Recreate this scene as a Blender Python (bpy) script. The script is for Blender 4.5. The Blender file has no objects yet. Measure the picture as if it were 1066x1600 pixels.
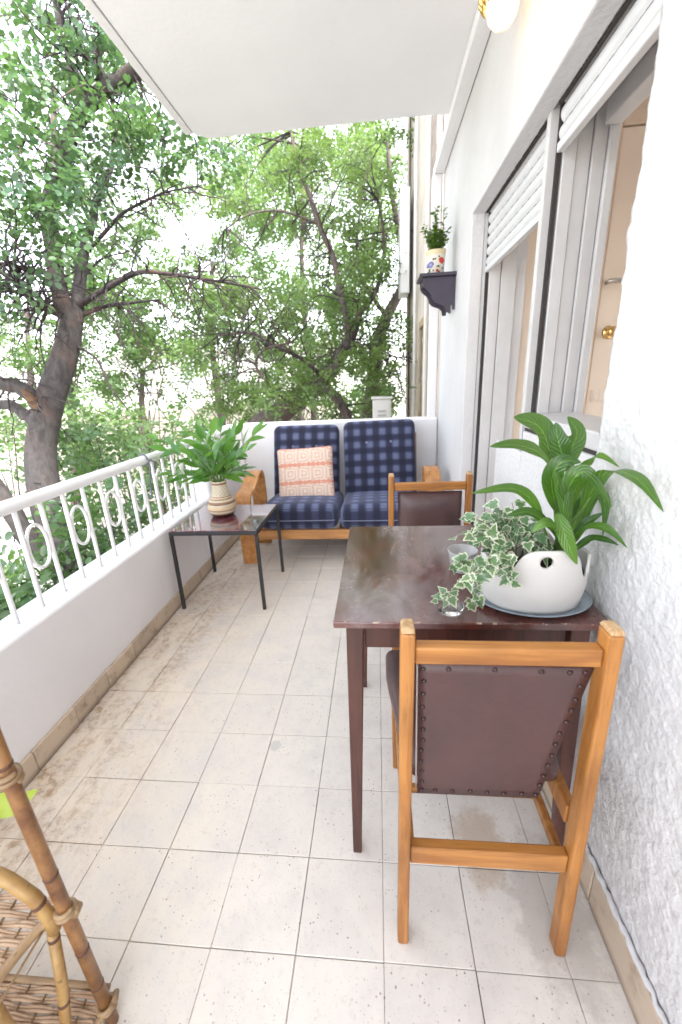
import bpy, bmesh, math, random
import numpy as np
from mathutils import Vector, Matrix, noise, Quaternion

random.seed(7)
rng = np.random.default_rng(7)
scene = bpy.context.scene
col = scene.collection
R = math.radians

# ------------------------------------------------------------------ camera
CAM = np.array([0.0038, -0.5607, 1.2408])
YAW, PITCH, ROLL, FPX = 0.0967, -0.3135, -0.0454, 639.9
_f = np.array([-math.sin(YAW) * math.cos(PITCH), math.cos(YAW) * math.cos(PITCH), math.sin(PITCH)])
_r0 = np.array([math.cos(YAW), math.sin(YAW), 0.0])
_u0 = np.cross(_r0, _f)
_r = math.cos(ROLL) * _r0 + math.sin(ROLL) * _u0
_u = -math.sin(ROLL) * _r0 + math.cos(ROLL) * _u0
cam_data = bpy.data.cameras.new('camera')
cam = bpy.data.objects.new('camera', cam_data)
col.objects.link(cam)
M3 = Matrix((_r.tolist(), _u.tolist(), (-_f).tolist())).transposed()
cam.matrix_world = Matrix.Translation(Vector(CAM.tolist())) @ M3.to_4x4()
cam_data.sensor_fit = 'VERTICAL'
cam_data.sensor_height = 36.0
cam_data.sensor_width = 24.0
cam_data.lens = FPX / 1600.0 * 36.0
cam_data.clip_start = 0.02
cam_data.clip_end = 6000.0
scene.camera = cam
cam_data.dof.use_dof = True
cam_data.dof.focus_distance = 1.25
cam_data.dof.aperture_fstop = 2.8

# ------------------------------------------------------------------ light
SUN_ELEV, SUN_AZ = 58.0, 125.0          # azimuth from +Y towards +X
world = bpy.data.worlds.new('World')
scene.world = world
world.use_nodes = True
nt = world.node_tree
nt.nodes.clear()
w_out = nt.nodes.new('ShaderNodeOutputWorld')
w_bg = nt.nodes.new('ShaderNodeBackground')
w_sky = nt.nodes.new('ShaderNodeTexSky')
w_sky.sky_type = 'NISHITA'
w_sky.sun_disc = False
w_sky.sun_elevation = R(SUN_ELEV)
w_sky.sun_rotation = R(SUN_AZ)
w_sky.air_density = 1.0
w_sky.dust_density = 1.5
w_sky.ozone_density = 1.0
w_hsv = nt.nodes.new('ShaderNodeHueSaturation')
w_hsv.inputs['Saturation'].default_value = 0.26      # thin bright overcast
w_hsv.inputs['Value'].default_value = 1.0
nt.links.new(w_sky.outputs[0], w_hsv.inputs['Color'])
nt.links.new(w_hsv.outputs[0], w_bg.inputs['Color'])
w_bg.inputs['Strength'].default_value = 0.15
nt.links.new(w_bg.outputs[0], w_out.inputs['Surface'])

sun_d = bpy.data.lights.new('sun', 'SUN')
sun_d.energy = 2.2
sun_d.angle = R(22)
sun_d.color = (1.0, 0.975, 0.94)
sun = bpy.data.objects.new('sun', sun_d)
col.objects.link(sun)
_sd = Vector((math.sin(R(SUN_AZ)) * math.cos(R(SUN_ELEV)), math.cos(R(SUN_AZ)) * math.cos(R(SUN_ELEV)), math.sin(R(SUN_ELEV))))
sun.rotation_euler = _sd.to_track_quat('Z', 'Y').to_euler()
sun.location = (6, -5, 9)

scene.view_settings.view_transform = 'Standard'
scene.view_settings.look = 'None'
scene.view_settings.gamma = 1.0
scene.view_settings.exposure = 2.82
scene.view_settings.use_curve_mapping = False
scene.render.engine = 'CYCLES'
scene.cycles.use_denoising = True
scene.cycles.max_bounces = 8
scene.cycles.diffuse_bounces = 4
scene.cycles.transparent_max_bounces = 12

# ------------------------------------------------------------------ helpers
def ray(px, py):
    return _f + _r * (px - 533.0) / FPX - _u * (py - 800.0) / FPX

def atY(px, py, Y):
    d = ray(px, py); t = (Y - CAM[1]) / d[1]
    return CAM + t * d

def atK(px, py, k):
    return CAM + k * ray(px, py)

def tag(o, label=None, cat=None, group=None, kind=None):
    if label: o['label'] = label
    if cat: o['category'] = cat
    if group: o['group'] = group
    if kind: o['kind'] = kind
    return o

def put(o, parent=None):
    col.objects.link(o)
    if parent is not None:
        o.parent = parent
        o.matrix_parent_inverse = WORLD[parent.name].inverted()
    return o

WORLD = {}

def thing(name, label, cat, loc=(0, 0, 0), group=None):
    o = bpy.data.objects.new(name, None)
    o.empty_display_size = 0.05
    o.location = loc
    col.objects.link(o)
    WORLD[o.name] = Matrix.Translation(Vector(loc))
    return tag(o, label, cat, group)

def new_obj(name, me, mat=None, parent=None, matrix=None):
    o = bpy.data.objects.new(name, me)
    if mat is not None:
        mats = mat if isinstance(mat, (list, tuple)) else [mat]
        if len(me.materials) == 0:
            for m in mats: me.materials.append(m)
    if matrix is not None:
        o.matrix_basis = matrix
    put(o, parent)
    WORLD[o.name] = matrix.copy() if matrix is not None else Matrix.Identity(4)
    return o

class MB:
    """collects verts/faces of one mesh"""
    def __init__(self):
        self.v = []; self.f = []; self.mi = []
    def add(self, vs, fs, mi=0):
        n = len(self.v)
        self.v += [tuple(float(c) for c in p) for p in vs]
        for f in fs:
            self.f.append(tuple(i + n for i in f)); self.mi.append(mi)
        return self
    def box(self, lo, hi, mi=0, mat=None):
        x0, y0, z0 = lo; x1, y1, z1 = hi
        vs = [(x0, y0, z0), (x1, y0, z0), (x1, y1, z0), (x0, y1, z0), (x0, y0, z1), (x1, y0, z1), (x1, y1, z1), (x0, y1, z1)]
        if mat is not None: vs = [tuple(mat @ Vector(p)) for p in vs]
        return self.add(vs, [(0, 3, 2, 1), (4, 5, 6, 7), (0, 1, 5, 4), (1, 2, 6, 5), (2, 3, 7, 6), (3, 0, 4, 7)], mi)
    def frustum(self, c0, s0, c1, s1, mi=0):
        """square tapered bar from centre c0 (half sizes s0) to c1"""
        vs = []
        for c, s in ((c0, s0), (c1, s1)):
            for sx, sy in ((-1, -1), (1, -1), (1, 1), (-1, 1)):
                vs.append((c[0] + sx * s[0], c[1] + sy * s[1], c[2]))
        return self.add(vs, [(0, 3, 2, 1), (4, 5, 6, 7), (0, 1, 5, 4), (1, 2, 6, 5), (2, 3, 7, 6), (3, 0, 4, 7)], mi)
    def tube(self, pts, rad, n=8, mi=0, caps=True, closed=False):
        pts = [np.asarray(p, float) for p in pts]
        m = len(pts)
        if not hasattr(rad, '__len__'): rad = [rad] * m
        ref = np.array([0.0, 0.0, 1.0])
        vs = []; prev = None
        for i, p in enumerate(pts):
            if closed: t = pts[(i + 1) % m] - pts[i - 1]
            else: t = pts[min(i + 1, m - 1)] - pts[max(i - 1, 0)]
            t = t / (np.linalg.norm(t) + 1e-12)
            if prev is None:
                a = np.cross(t, ref)
                if np.linalg.norm(a) < 1e-3: a = np.cross(t, [1.0, 0, 0])
            else:
                a = prev - t * (prev @ t)
            a = a / (np.linalg.norm(a) + 1e-12); b = np.cross(t, a); prev = a
            for k in range(n):
                w = 2 * math.pi * k / n
                vs.append(p + rad[i] * (math.cos(w) * a + math.sin(w) * b))
        fs = []
        for i in range(m if closed else m - 1):
            j = (i + 1) % m
            for k in range(n):
                l = (k + 1) % n
                fs.append((i * n + k, i * n + l, j * n + l, j * n + k))
        if caps and not closed:
            fs.append(tuple(range(n - 1, -1, -1)))
            fs.append(tuple((m - 1) * n + k for k in range(n)))
        return self.add(vs, fs, mi)
    def lathe(self, prof, c, n=32, mi=0, cap_bottom=True, cap_top=False, sx=1.0, sy=1.0):
        vs = []
        for rr, z in prof:
            for k in range(n):
                w = 2 * math.pi * k / n
                vs.append((c[0] + sx * rr * math.cos(w), c[1] + sy * rr * math.sin(w), c[2] + z))
        fs = []
        for i in range(len(prof) - 1):
            for k in range(n):
                l = (k + 1) % n
                fs.append((i * n + k, i * n + l, (i + 1) * n + l, (i + 1) * n + k))
        if cap_bottom: fs.append(tuple(range(n - 1, -1, -1)))
        if cap_top: fs.append(tuple((len(prof) - 1) * n + k for k in range(n)))
        return self.add(vs, fs, mi)
    def prism(self, poly, axis, a, b, mi=0):
        """poly of 2D points in the plane across axis (0=x: (y,z); 1=y: (x,z); 2=z: (x,y))"""
        def P(q, t):
            if axis == 0: return (t, q[0], q[1])
            if axis == 1: return (q[0], t, q[1])
            return (q[0], q[1], t)
        n = len(poly)
        vs = [P(q, a) for q in poly] + [P(q, b) for q in poly]
        fs = [tuple(range(n)), tuple(range(2 * n - 1, n - 1, -1))]
        for i in range(n):
            j = (i + 1) % n
            fs.append((j, i, i + n, j + n))
        return self.add(vs, fs, mi)
    def mesh(self, name, smooth=False, bevel=0.0, seg=2, fix=True):
        me = bpy.data.meshes.new(name)
        me.from_pydata(self.v, [], self.f)
        me.polygons.foreach_set('material_index', self.mi)
        if bevel > 0 or fix:
            bm = bmesh.new(); bm.from_mesh(me)
            if bevel > 0:
                es = [e for e in bm.edges if len(e.link_faces) == 2 and e.calc_face_angle(0) > 0.5]
                bmesh.ops.bevel(bm, geom=es, offset=bevel, segments=seg, affect='EDGES', profile=0.5, clamp_overlap=True)
            bmesh.ops.recalc_face_normals(bm, faces=bm.faces[:])
            bm.to_mesh(me); bm.free()
        if smooth:
            me.polygons.foreach_set('use_smooth', [True] * len(me.polygons))
        me.update()
        return me
    def build(self, name, mat, parent=None, smooth=False, bevel=0.0, seg=2, fix=True):
        return new_obj(name, self.mesh(name, smooth, bevel, seg, fix), mat, parent)

def rounded_box(size, r, n=10, bulge=0.0, axis=2, pinch=0.0):
    """verts/faces of a rounded box with optional bulge on the +-axis faces"""
    sx, sy, sz = [s / 2 for s in size]
    bm = bmesh.new()
    bmesh.ops.create_cube(bm, size=2.0)
    bmesh.ops.subdivide_edges(bm, edges=bm.edges[:], cuts=n, use_grid_fill=True)
    hs = np.array([sx, sy, sz])
    for v in bm.verts:
        p = np.array(v.co)
        # concentrate grid near the edges
        p = np.sign(p) * (1 - (1 - np.abs(p)) ** 1.5)
        q = p * hs
        inner = np.clip(q, -(hs - r), hs - r)
        d = q - inner
        L = np.linalg.norm(d)
        if L > 1e-9: q = inner + d / L * r
        o = [i for i in range(3) if i != axis]
        k = (1 - (q[o[0]] / hs[o[0]]) ** 2) * (1 - (q[o[1]] / hs[o[1]]) ** 2)
        q[axis] += np.sign(q[axis]) * bulge * max(k, 0) ** 0.6 * min(1, abs(q[axis]) / hs[axis])
        if pinch:
            c = (q[o[0]] / hs[o[0]]) ** 2, (q[o[1]] / hs[o[1]]) ** 2
            q[o[0]] *= 1 - pinch * (1 - c[1]); q[o[1]] *= 1 - pinch * (1 - c[0])
        v.co = q.tolist()
    vs = [tuple(v.co) for v in bm.verts]
    bm.verts.index_update()
    fs = [tuple(v.index for v in f.verts) for f in bm.faces]
    bm.free()
    return vs, fs

def fast_mesh(name, V, F_len, F_idx, smooth=False):
    """numpy mesh: V (n,3), F_len = verts per face (constant), F_idx (m,F_len)"""
    me = bpy.data.meshes.new(name)
    me.vertices.add(len(V)); me.vertices.foreach_set('co', np.asarray(V, np.float32).ravel())
    m = len(F_idx)
    me.loops.add(m * F_len); me.loops.foreach_set('vertex_index', np.asarray(F_idx, np.int32).ravel())
    me.polygons.add(m)
    me.polygons.foreach_set('loop_start', np.arange(0, m * F_len, F_len, dtype=np.int32))
    if smooth: me.polygons.foreach_set('use_smooth', np.ones(m, bool))
    me.update(calc_edges=True)
    return me

# ------------------------------------------------------------------ materials
class NT:
    def __init__(self, name):
        self.m = bpy.data.materials.new(name); self.m.use_nodes = True
        self.t = self.m.node_tree
        self.b = self.t.nodes['Principled BSDF']
        self.out = self.t.nodes['Material Output']
    def n(self, typ, **kw):
        nd = self.t.nodes.new(typ)
        for k, v in kw.items(): setattr(nd, k, v)
        return nd
    def l(self, a, b): self.t.links.new(a, b)
    def set(self, **kw):
        for k, v in kw.items(): self.b.inputs[k.replace('_', ' ')].default_value = v
    def coord(self, which='Position'):
        if which == 'Position': return self.n('ShaderNodeNewGeometry').outputs['Position']
        return self.n('ShaderNodeTexCoord').outputs[which]
    def noise(self, vec, scale, detail=4, rough=0.55, dist=0.0):
        nd = self.n('ShaderNodeTexNoise')
        nd.inputs['Scale'].default_value = scale; nd.inputs['Detail'].default_value = detail
        nd.inputs['Roughness'].default_value = rough; nd.inputs['Distortion'].default_value = dist
        self.l(vec, nd.inputs['Vector']); return nd.outputs['Fac']
    def voro(self, vec, scale, feature='F1'):
        nd = self.n('ShaderNodeTexVoronoi'); nd.feature = feature
        nd.inputs['Scale'].default_value = scale; self.l(vec, nd.inputs['Vector']); return nd
    def ramp(self, fac, stops):
        nd = self.n('ShaderNodeValToRGB'); e = nd.color_ramp.elements
        while len(e) < len(stops): e.new(0.5)
        for el, (p, c) in zip(e, stops):
            el.position = p; el.color = (c[0], c[1], c[2], 1) if hasattr(c, '__len__') else (c, c, c, 1)
        self.l(fac, nd.inputs[0]); return nd.outputs[0]
    def mix(self, fac, a, b, mode='MIX'):
        nd = self.n('ShaderNodeMix'); nd.data_type = 'RGBA'; nd.blend_type = mode
        for s, v in ((nd.inputs[0], fac), (nd.inputs[6], a), (nd.inputs[7], b)):
            if isinstance(v, bpy.types.NodeSocket): self.l(v, s)
            elif hasattr(v, '__len__'): s.default_value = (v[0], v[1], v[2], 1)
            else: s.default_value = v
        return nd.outputs[2]
    def math(self, op, a, b=None, c=None):
        nd = self.n('ShaderNodeMath'); nd.operation = op
        for s, v in zip(nd.inputs, (a, b, c)):
            if v is None: continue
            if isinstance(v, bpy.types.NodeSocket): self.l(v, s)
            else: s.default_value = v
        return nd.outputs[0]
    def sep(self, vec):
        nd = self.n('ShaderNodeSeparateXYZ'); self.l(vec, nd.inputs[0]); return nd.outputs
    def maprange(self, v, a, b, c=0.0, d=1.0, smooth=True):
        nd = self.n('ShaderNodeMapRange')
        if smooth: nd.interpolation_type = 'SMOOTHSTEP'
        self.l(v, nd.inputs[0])
        for i, x in enumerate((a, b, c, d)): nd.inputs[i + 1].default_value = x
        return nd.outputs[0]
    def scaled(self, vec, s):
        nd = self.n('ShaderNodeVectorMath'); nd.operation = 'MULTIPLY'
        self.l(vec, nd.inputs[0]); nd.inputs[1].default_value = s; return nd.outputs[0]
    def bump(self, h, strength=0.3, dist=0.01, prev=None):
        nd = self.n('ShaderNodeBump'); nd.inputs['Strength'].default_value = strength
        nd.inputs['Distance'].default_value = dist; self.l(h, nd.inputs['Height'])
        if prev is not None: self.l(prev, nd.inputs['Normal'])
        return nd.outputs[0]
    def color(self, c):
        s = self.b.inputs['Base Color']
        if isinstance(c, bpy.types.NodeSocket): self.l(c, s)
        else: s.default_value = (c[0], c[1], c[2], 1)
    def rough(self, v):
        s = self.b.inputs['Roughness']
        if isinstance(v, bpy.types.NodeSocket): self.l(v, s)
        else: s.default_value = v
    def normal(self, s): self.l(s, self.b.inputs['Normal'])

MAT = {}

def m_plaster(name, base=(0.8, 0.79, 0.79), bump=0.25, scale=60, dirt=0.06):
    k = NT(name); p = k.coord()
    big = k.noise(p, 2.3, 4)
    fine = k.noise(p, scale, 5)
    c = k.mix(k.maprange(big, 0.35, 0.75), base, [b * (1 - dirt) for b in base])
    c = k.mix(k.maprange(k.noise(p, 14, 6, 0.7), 0.62, 0.8), c, [b * (1 - 2.2 * dirt) for b in base])
    streak = k.maprange(k.noise(k.scaled(p, (9, 9, 0.7)), 1.6, 6, 0.7), 0.55, 0.8, 0, 0.5)
    c = k.mix(streak, c, [b * (1 - 2.0 * dirt) for b in base])
    k.color(c); k.rough(0.75)
    k.normal(k.bump(fine, bump, 0.006, k.bump(k.noise(p, 5, 5, 0.6), 0.12, 0.02)))
    return k.m

MAT['white_wall'] = m_plaster('white_painted_plaster', (0.62, 0.612, 0.618), 0.7, 48, 0.08)
MAT['parapet'] = m_plaster('white_parapet_paint', (0.76, 0.745, 0.755), 0.2, 36, 0.06)
MAT['ceiling'] = m_plaster('white_ceiling_paint', (0.80, 0.795, 0.812), 0.08, 40, 0.04)

def m_stucco():
    k = NT('coarse_white_stucco'); p = k.coord()
    v = k.voro(p, 75).outputs['Distance']
    n1 = k.noise(p, 55, 6, 0.62, 0.4)
    n2 = k.noise(p, 190, 3)
    h = k.math('ADD', k.math('MULTIPLY', n1, 1.0), k.math('MULTIPLY', v, 0.4))
    h = k.math('ADD', h, k.math('MULTIPLY', n2, 0.25))
    # grey splash marks low on the wall, behind the plants
    xyz = k.sep(p)
    zone = k.math('MULTIPLY', k.math('MULTIPLY', k.maprange(xyz[2], 1.1, 0.8), k.maprange(xyz[2], 0.35, 0.62, 0.25, 1.0)), k.maprange(xyz[1], -0.02, 0.22))
    sp = k.maprange(k.noise(p, 60, 7, 0.75), 0.52, 0.66)
    mark = k.math('MULTIPLY', zone, k.math('MULTIPLY', sp, 0.42))
    c = k.mix(k.maprange(k.noise(p, 3, 4), 0.3, 0.8), (0.67, 0.66, 0.662), (0.60, 0.59, 0.592))
    c = k.mix(mark, c, (0.36, 0.35, 0.37))
    c = k.mix(k.maprange(k.noise(p, 95, 2), 0.72, 0.78, 0, 0.35), c, (0.5, 0.49, 0.5))
    k.color(c); k.rough(0.8)
    k.normal(k.bump(h, 0.6, 0.011))
    return k.m
MAT['stucco'] = m_stucco()

def m_tile():
    k = NT('terrazzo_floor_tile'); p = k.coord(); xyz = k.sep(p)
    oi = k.n('ShaderNodeObjectInfo').outputs['Random']
    base = k.mix(k.maprange(xyz[0], -1.2, 0.1), (0.70, 0.60, 0.48), (0.735, 0.685, 0.63))
    base = k.mix(k.maprange(xyz[1], 0.9, 2.6, 0, 0.7), base, (0.68, 0.61, 0.53))
    base = k.mix(k.math('MULTIPLY', oi, 0.35), base, (0.62, 0.565, 0.51))
    cloud = k.maprange(k.noise(p, 7, 6, 0.65), 0.40, 0.70, 0, 0.7)
    base = k.mix(cloud, base, (0.60, 0.555, 0.52))
    base = k.mix(k.maprange(k.noise(p, 38, 6, 0.75), 0.52, 0.72, 0, 0.45), base, (0.50, 0.45, 0.41))
    # small chips of the terrazzo
    v = k.voro(p, 120)
    chipmask = k.maprange(v.outputs['Distance'], 0.28, 0.2)
    sel = k.maprange(k.sep(v.outputs['Color'])[0], 0.80, 0.82)
    where = k.maprange(k.noise(p, 9, 3), 0.45, 0.62, 0.15, 0.9)
    chips = k.math('MULTIPLY', k.math('MULTIPLY', chipmask, sel), where)
    base = k.mix(chips, base, (0.24, 0.19, 0.165))
    v2 = k.voro(p, 260)
    chips2 = k.math('MULTIPLY', k.maprange(v2.outputs['Distance'], 0.3, 0.2), k.maprange(k.sep(v2.outputs['Color'])[1], 0.86, 0.88, 0, 0.6))
    base = k.mix(chips2, base, (0.30, 0.25, 0.23))
    # rusty-brown dirt: along the parapet, and a patch under the near chair
    edge = k.math('MAXIMUM', k.maprange(xyz[0], -0.62, -1.17), k.maprange(xyz[0], -1.10, -1.18))
    mid = k.maprange(k.noise(k.scaled(p, (2.0, 1.0, 1.0)), 4.5, 7, 0.72, 0.6), 0.40, 0.60)
    st = k.math('MULTIPLY', k.math('MULTIPLY', edge, k.math('MULTIPLY', mid, k.maprange(k.noise(p, 34, 6, 0.75), 0.42, 0.62, 0.2, 1.0))), 0.9)
    base = k.mix(st, base, (0.33, 0.205, 0.11))
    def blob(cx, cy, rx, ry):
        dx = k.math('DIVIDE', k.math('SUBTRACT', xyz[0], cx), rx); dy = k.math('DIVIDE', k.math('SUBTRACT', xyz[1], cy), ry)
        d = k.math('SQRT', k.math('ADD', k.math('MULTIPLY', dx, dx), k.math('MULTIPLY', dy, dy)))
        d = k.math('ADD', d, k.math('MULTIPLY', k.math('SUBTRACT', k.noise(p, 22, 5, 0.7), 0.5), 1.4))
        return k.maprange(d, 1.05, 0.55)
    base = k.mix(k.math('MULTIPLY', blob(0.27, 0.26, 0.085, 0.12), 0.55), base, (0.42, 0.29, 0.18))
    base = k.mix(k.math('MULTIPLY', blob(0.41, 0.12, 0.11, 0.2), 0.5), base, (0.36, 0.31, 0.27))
    base = k.mix(k.math('MULTIPLY', blob(-0.38, 0.55, 0.025, 0.025), 0.6), base, (0.46, 0.44, 0.42))
    k.color(base)
    k.rough(k.maprange(k.noise(p, 10, 4), 0.3, 0.7, 0.38, 0.6))
    k.normal(k.bump(k.noise(p, 90, 5), 0.06, 0.003))
    return k.m
MAT['tile'] = m_tile()

def m_simple(name, c, rough=0.5, metal=0.0, bump=None, var=0.0, vscale=8, coat=0.0):
    k = NT(name); p = k.coord()
    if var: k.color(k.mix(k.maprange(k.noise(p, vscale, 5), 0.35, 0.7), c, [x * (1 - var) for x in c]))
    else: k.color(c)
    k.rough(rough); k.b.inputs['Metallic'].default_value = metal
    if coat: k.b.inputs['Coat Weight'].default_value = coat
    if bump: k.normal(k.bump(k.noise(p, bump[0], 4), bump[1], 0.004))
    return k.m

MAT['grout'] = m_simple('dirty_grout', (0.48, 0.42, 0.36), 0.9, var=0.6, vscale=7)

def m_skirt():
    k = NT('stained_skirting_tile'); p = k.coord(); xyz = k.sep(p)
    oi = k.n('ShaderNodeObjectInfo').outputs['Random']
    c = k.mix(oi, (0.56, 0.45, 0.34), (0.46, 0.37, 0.285))
    c = k.mix(k.maprange(k.noise(p, 16, 6, 0.7), 0.48, 0.75), c, (0.29, 0.215, 0.15))
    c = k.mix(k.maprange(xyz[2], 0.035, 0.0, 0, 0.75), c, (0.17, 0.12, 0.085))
    k.color(c); k.rough(0.5); k.normal(k.bump(k.noise(p, 60, 4), 0.15, 0.003))
    return k.m
MAT['skirt'] = m_skirt()

MAT['rail_paint'] = m_simple('white_gloss_rail_paint', (0.82, 0.815, 0.82), 0.35, bump=(70, 0.08), var=0.05, vscale=12)
MAT['frame_white'] = m_simple('white_aluminium_frame', (0.58, 0.57, 0.57), 0.4, var=0.08, vscale=6)
MAT['shutter_white'] = m_simple('white_shutter_slat', (0.62, 0.62, 0.632), 0.42, var=0.05, vscale=9)
MAT['gap_dark'] = m_simple('matt_near_black', (0.045, 0.038, 0.034), 0.9)  # near-black standing for shade in the gaps; one drainpipe shares it
MAT['slot'] = m_simple('grey_slot', (0.3, 0.3, 0.31), 0.8)
MAT['beige_wall'] = m_simple('beige_interior_paint', (0.74, 0.62, 0.51), 0.7, var=0.05, vscale=3)
MAT['beige_dark'] = m_simple('tan_door_frame_paint', (0.62, 0.49, 0.38), 0.6, var=0.05, vscale=5)
MAT['brass'] = m_simple('polished_brass', (0.75, 0.5, 0.2), 0.22, 1.0)
MAT['steel'] = m_simple('brushed_steel', (0.6, 0.58, 0.55), 0.3, 1.0)
MAT['black_metal'] = m_simple('black_painted_steel', (0.022, 0.021, 0.023), 0.45, var=0.3, vscale=30, bump=(120, 0.06))
MAT['purple_paint'] = m_simple('dark_purple_shelf_paint', (0.05, 0.042, 0.066), 0.5, var=0.2, vscale=14)
MAT['soil'] = m_simple('dark_potting_soil', (0.035, 0.022, 0.016), 0.95, bump=(120, 0.9), var=0.5, vscale=60)
MAT['ceramic_white'] = m_simple('matt_white_ceramic', (0.60, 0.575, 0.55), 0.42, bump=(25, 0.05), var=0.06, vscale=5)
MAT['saucer'] = m_simple('blue_grey_enamel_saucer', (0.26, 0.31, 0.35), 0.3, var=0.25, vscale=25)
MAT['beige_facade'] = m_simple('weathered_beige_facade', (0.58, 0.51, 0.44), 0.9, var=0.25, vscale=3.5, bump=(14, 0.3))
MAT['pale_box'] = m_simple('pale_grey_cabinet', (0.62, 0.60, 0.57), 0.6, var=0.15, vscale=5)
MAT['stone'] = m_simple('pale_limestone_block', (0.66, 0.60, 0.52), 0.9, var=0.2, vscale=3, bump=(20, 0.5))
MAT['ground'] = m_simple('dry_pale_earth', (0.40, 0.38, 0.345), 0.95, var=0.3, vscale=0.8, bump=(6, 0.5))
MAT['glass_bowl'] = None

def m_wood(name, a, b, rough=0.42, axis='Z', scale=1.0, wear=None):
    k = NT(name); tc = k.coord('Object')
    s = {'Z': (38, 38, 2.6), 'X': (2.6, 38, 38), 'Y': (38, 2.6, 38)}[axis]
    v = k.scaled(tc, tuple(x * scale for x in s))
    n1 = k.noise(v, 1.0, 6, 0.6, 0.8)
    n2 = k.noise(tc, 5, 4)
    c = k.mix(k.maprange(n1, 0.38, 0.62), a, b)
    c = k.mix(k.maprange(n2, 0.45, 0.75, 0, 0.6), c, [x * 0.62 for x in b])
    fine = k.noise(k.scaled(tc, tuple(x * scale * 2.6 for x in s)), 1.0, 4, 0.6, 0.3)
    c = k.mix(k.maprange(fine, 0.55, 0.75, 0, 0.5), c, [x * 0.5 for x in b])
    if wear is not None:
        c = k.mix(k.maprange(k.noise(tc, 30, 5, 0.7), 0.66, 0.76, 0, 0.6), c, wear)
    k.color(c); k.rough(k.maprange(k.noise(tc, 14, 4), 0.3, 0.7, rough - 0.08, rough + 0.14))
    k.normal(k.bump(n1, 0.12, 0.002))
    return k.m
MAT['chair_wood'] = m_wood('honey_varnished_beech', (0.43, 0.185, 0.045), (0.28, 0.105, 0.024), 0.4, 'Z', 1.0, (0.19, 0.08, 0.025))
MAT['chair_wood_x'] = m_wood('honey_varnished_beech_rail', (0.44, 0.19, 0.047), (0.29, 0.11, 0.026), 0.4, 'X', 1.0)
MAT['end_wood'] = m_wood('worn_pale_end_grain', (0.55, 0.37, 0.20), (0.40, 0.24, 0.11), 0.6, 'Z', 2.0, (0.25, 0.15, 0.08))
MAT['sofa_wood'] = m_wood('amber_bentwood', (0.50, 0.235, 0.075), (0.37, 0.155, 0.045), 0.35, 'Y', 0.8)
MAT['sofa_wood_x'] = m_wood('amber_bentwood_rail', (0.52, 0.25, 0.085), (0.40, 0.175, 0.055), 0.4, 'X', 0.7)
MAT['table_wood'] = m_wood('mahogany_stained_leg', (0.10, 0.037, 0.027), (0.062, 0.024, 0.019), 0.4, 'Z', 0.8, (0.22, 0.11, 0.085))

def m_tabletop():
    k = NT('worn_mahogany_table_top'); p = k.coord()
    n1 = k.noise(k.scaled(p, (26, 3, 26)), 1.0, 6, 0.6, 0.6)
    c = k.mix(k.maprange(n1, 0.3, 0.7), (0.088, 0.030, 0.022), (0.060, 0.021, 0.016))
    red = k.maprange(k.noise(p, 7, 5, 0.7), 0.40, 0.72, 0, 0.55)
    c = k.mix(red, c, (0.16, 0.035, 0.022))
    dust_glare = k.maprange(k.noise(k.scaled(p, (1.5, 0.6, 1.0)), 6.0, 7, 0.62, 0.7), 0.36, 0.74, 0.0, 0.42)
    dust_glare = k.math('MULTIPLY', dust_glare, k.maprange(k.sep(p)[0], 0.34, -0.02, 0.25, 1.0))
    c = k.mix(dust_glare, c, (0.42, 0.375, 0.385))  # dust blotches plus whitish glare painted stronger towards the left
    v = k.maprange(k.noise(p, 120, 3), 0.74, 0.78, 0, 0.5)
    c = k.mix(v, c, (0.42, 0.33, 0.27))
    xyz = k.sep(p)
    rim = k.math('MULTIPLY', k.maprange(xyz[1], 0.243, 0.2375), k.maprange(xyz[2], 0.7165, 0.719))
    c = k.mix(k.math('MULTIPLY', rim, k.maprange(k.noise(p, 45, 5, 0.7), 0.58, 0.64)), c, (0.45, 0.33, 0.24))
    k.color(c)
    k.rough(k.math('ADD', k.maprange(k.noise(p, 16, 6, 0.7), 0.35, 0.7, 0.10, 0.26), k.math('MULTIPLY', dust_glare, 0.2)))
    k.b.inputs['Coat Weight'].default_value = 0.7; k.b.inputs['Coat Roughness'].default_value = 0.10
    k.normal(k.bump(k.noise(p, 30, 6, 0.7), 0.07, 0.004))
    return k.m
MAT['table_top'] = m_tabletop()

def m_vinyl():
    k = NT('brown_vinyl_upholstery'); tc = k.coord('Object')
    c = k.mix(k.maprange(k.noise(tc, 8, 4), 0.35, 0.7), (0.085, 0.042, 0.040), (0.065, 0.034, 0.033))
    c = k.mix(k.maprange(k.noise(tc, 75, 3), 0.73, 0.78, 0, 0.4), c, (0.25, 0.17, 0.15))
    k.color(c); k.rough(0.36); k.normal(k.bump(k.noise(tc, 330, 3), 0.14, 0.002, k.bump(k.noise(k.scaled(tc, (1, 1, 0.6)), 11, 6, 0.65, 0.6), 0.3, 0.008)))
    return k.m
MAT['vinyl'] = m_vinyl()
MAT['stud'] = m_simple('dark_upholstery_stud', (0.05, 0.025, 0.024), 0.35, 0.3)
MAT['piping_pale'] = m_simple('pale_edge_piping', (0.5, 0.46, 0.44), 0.6)

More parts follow.
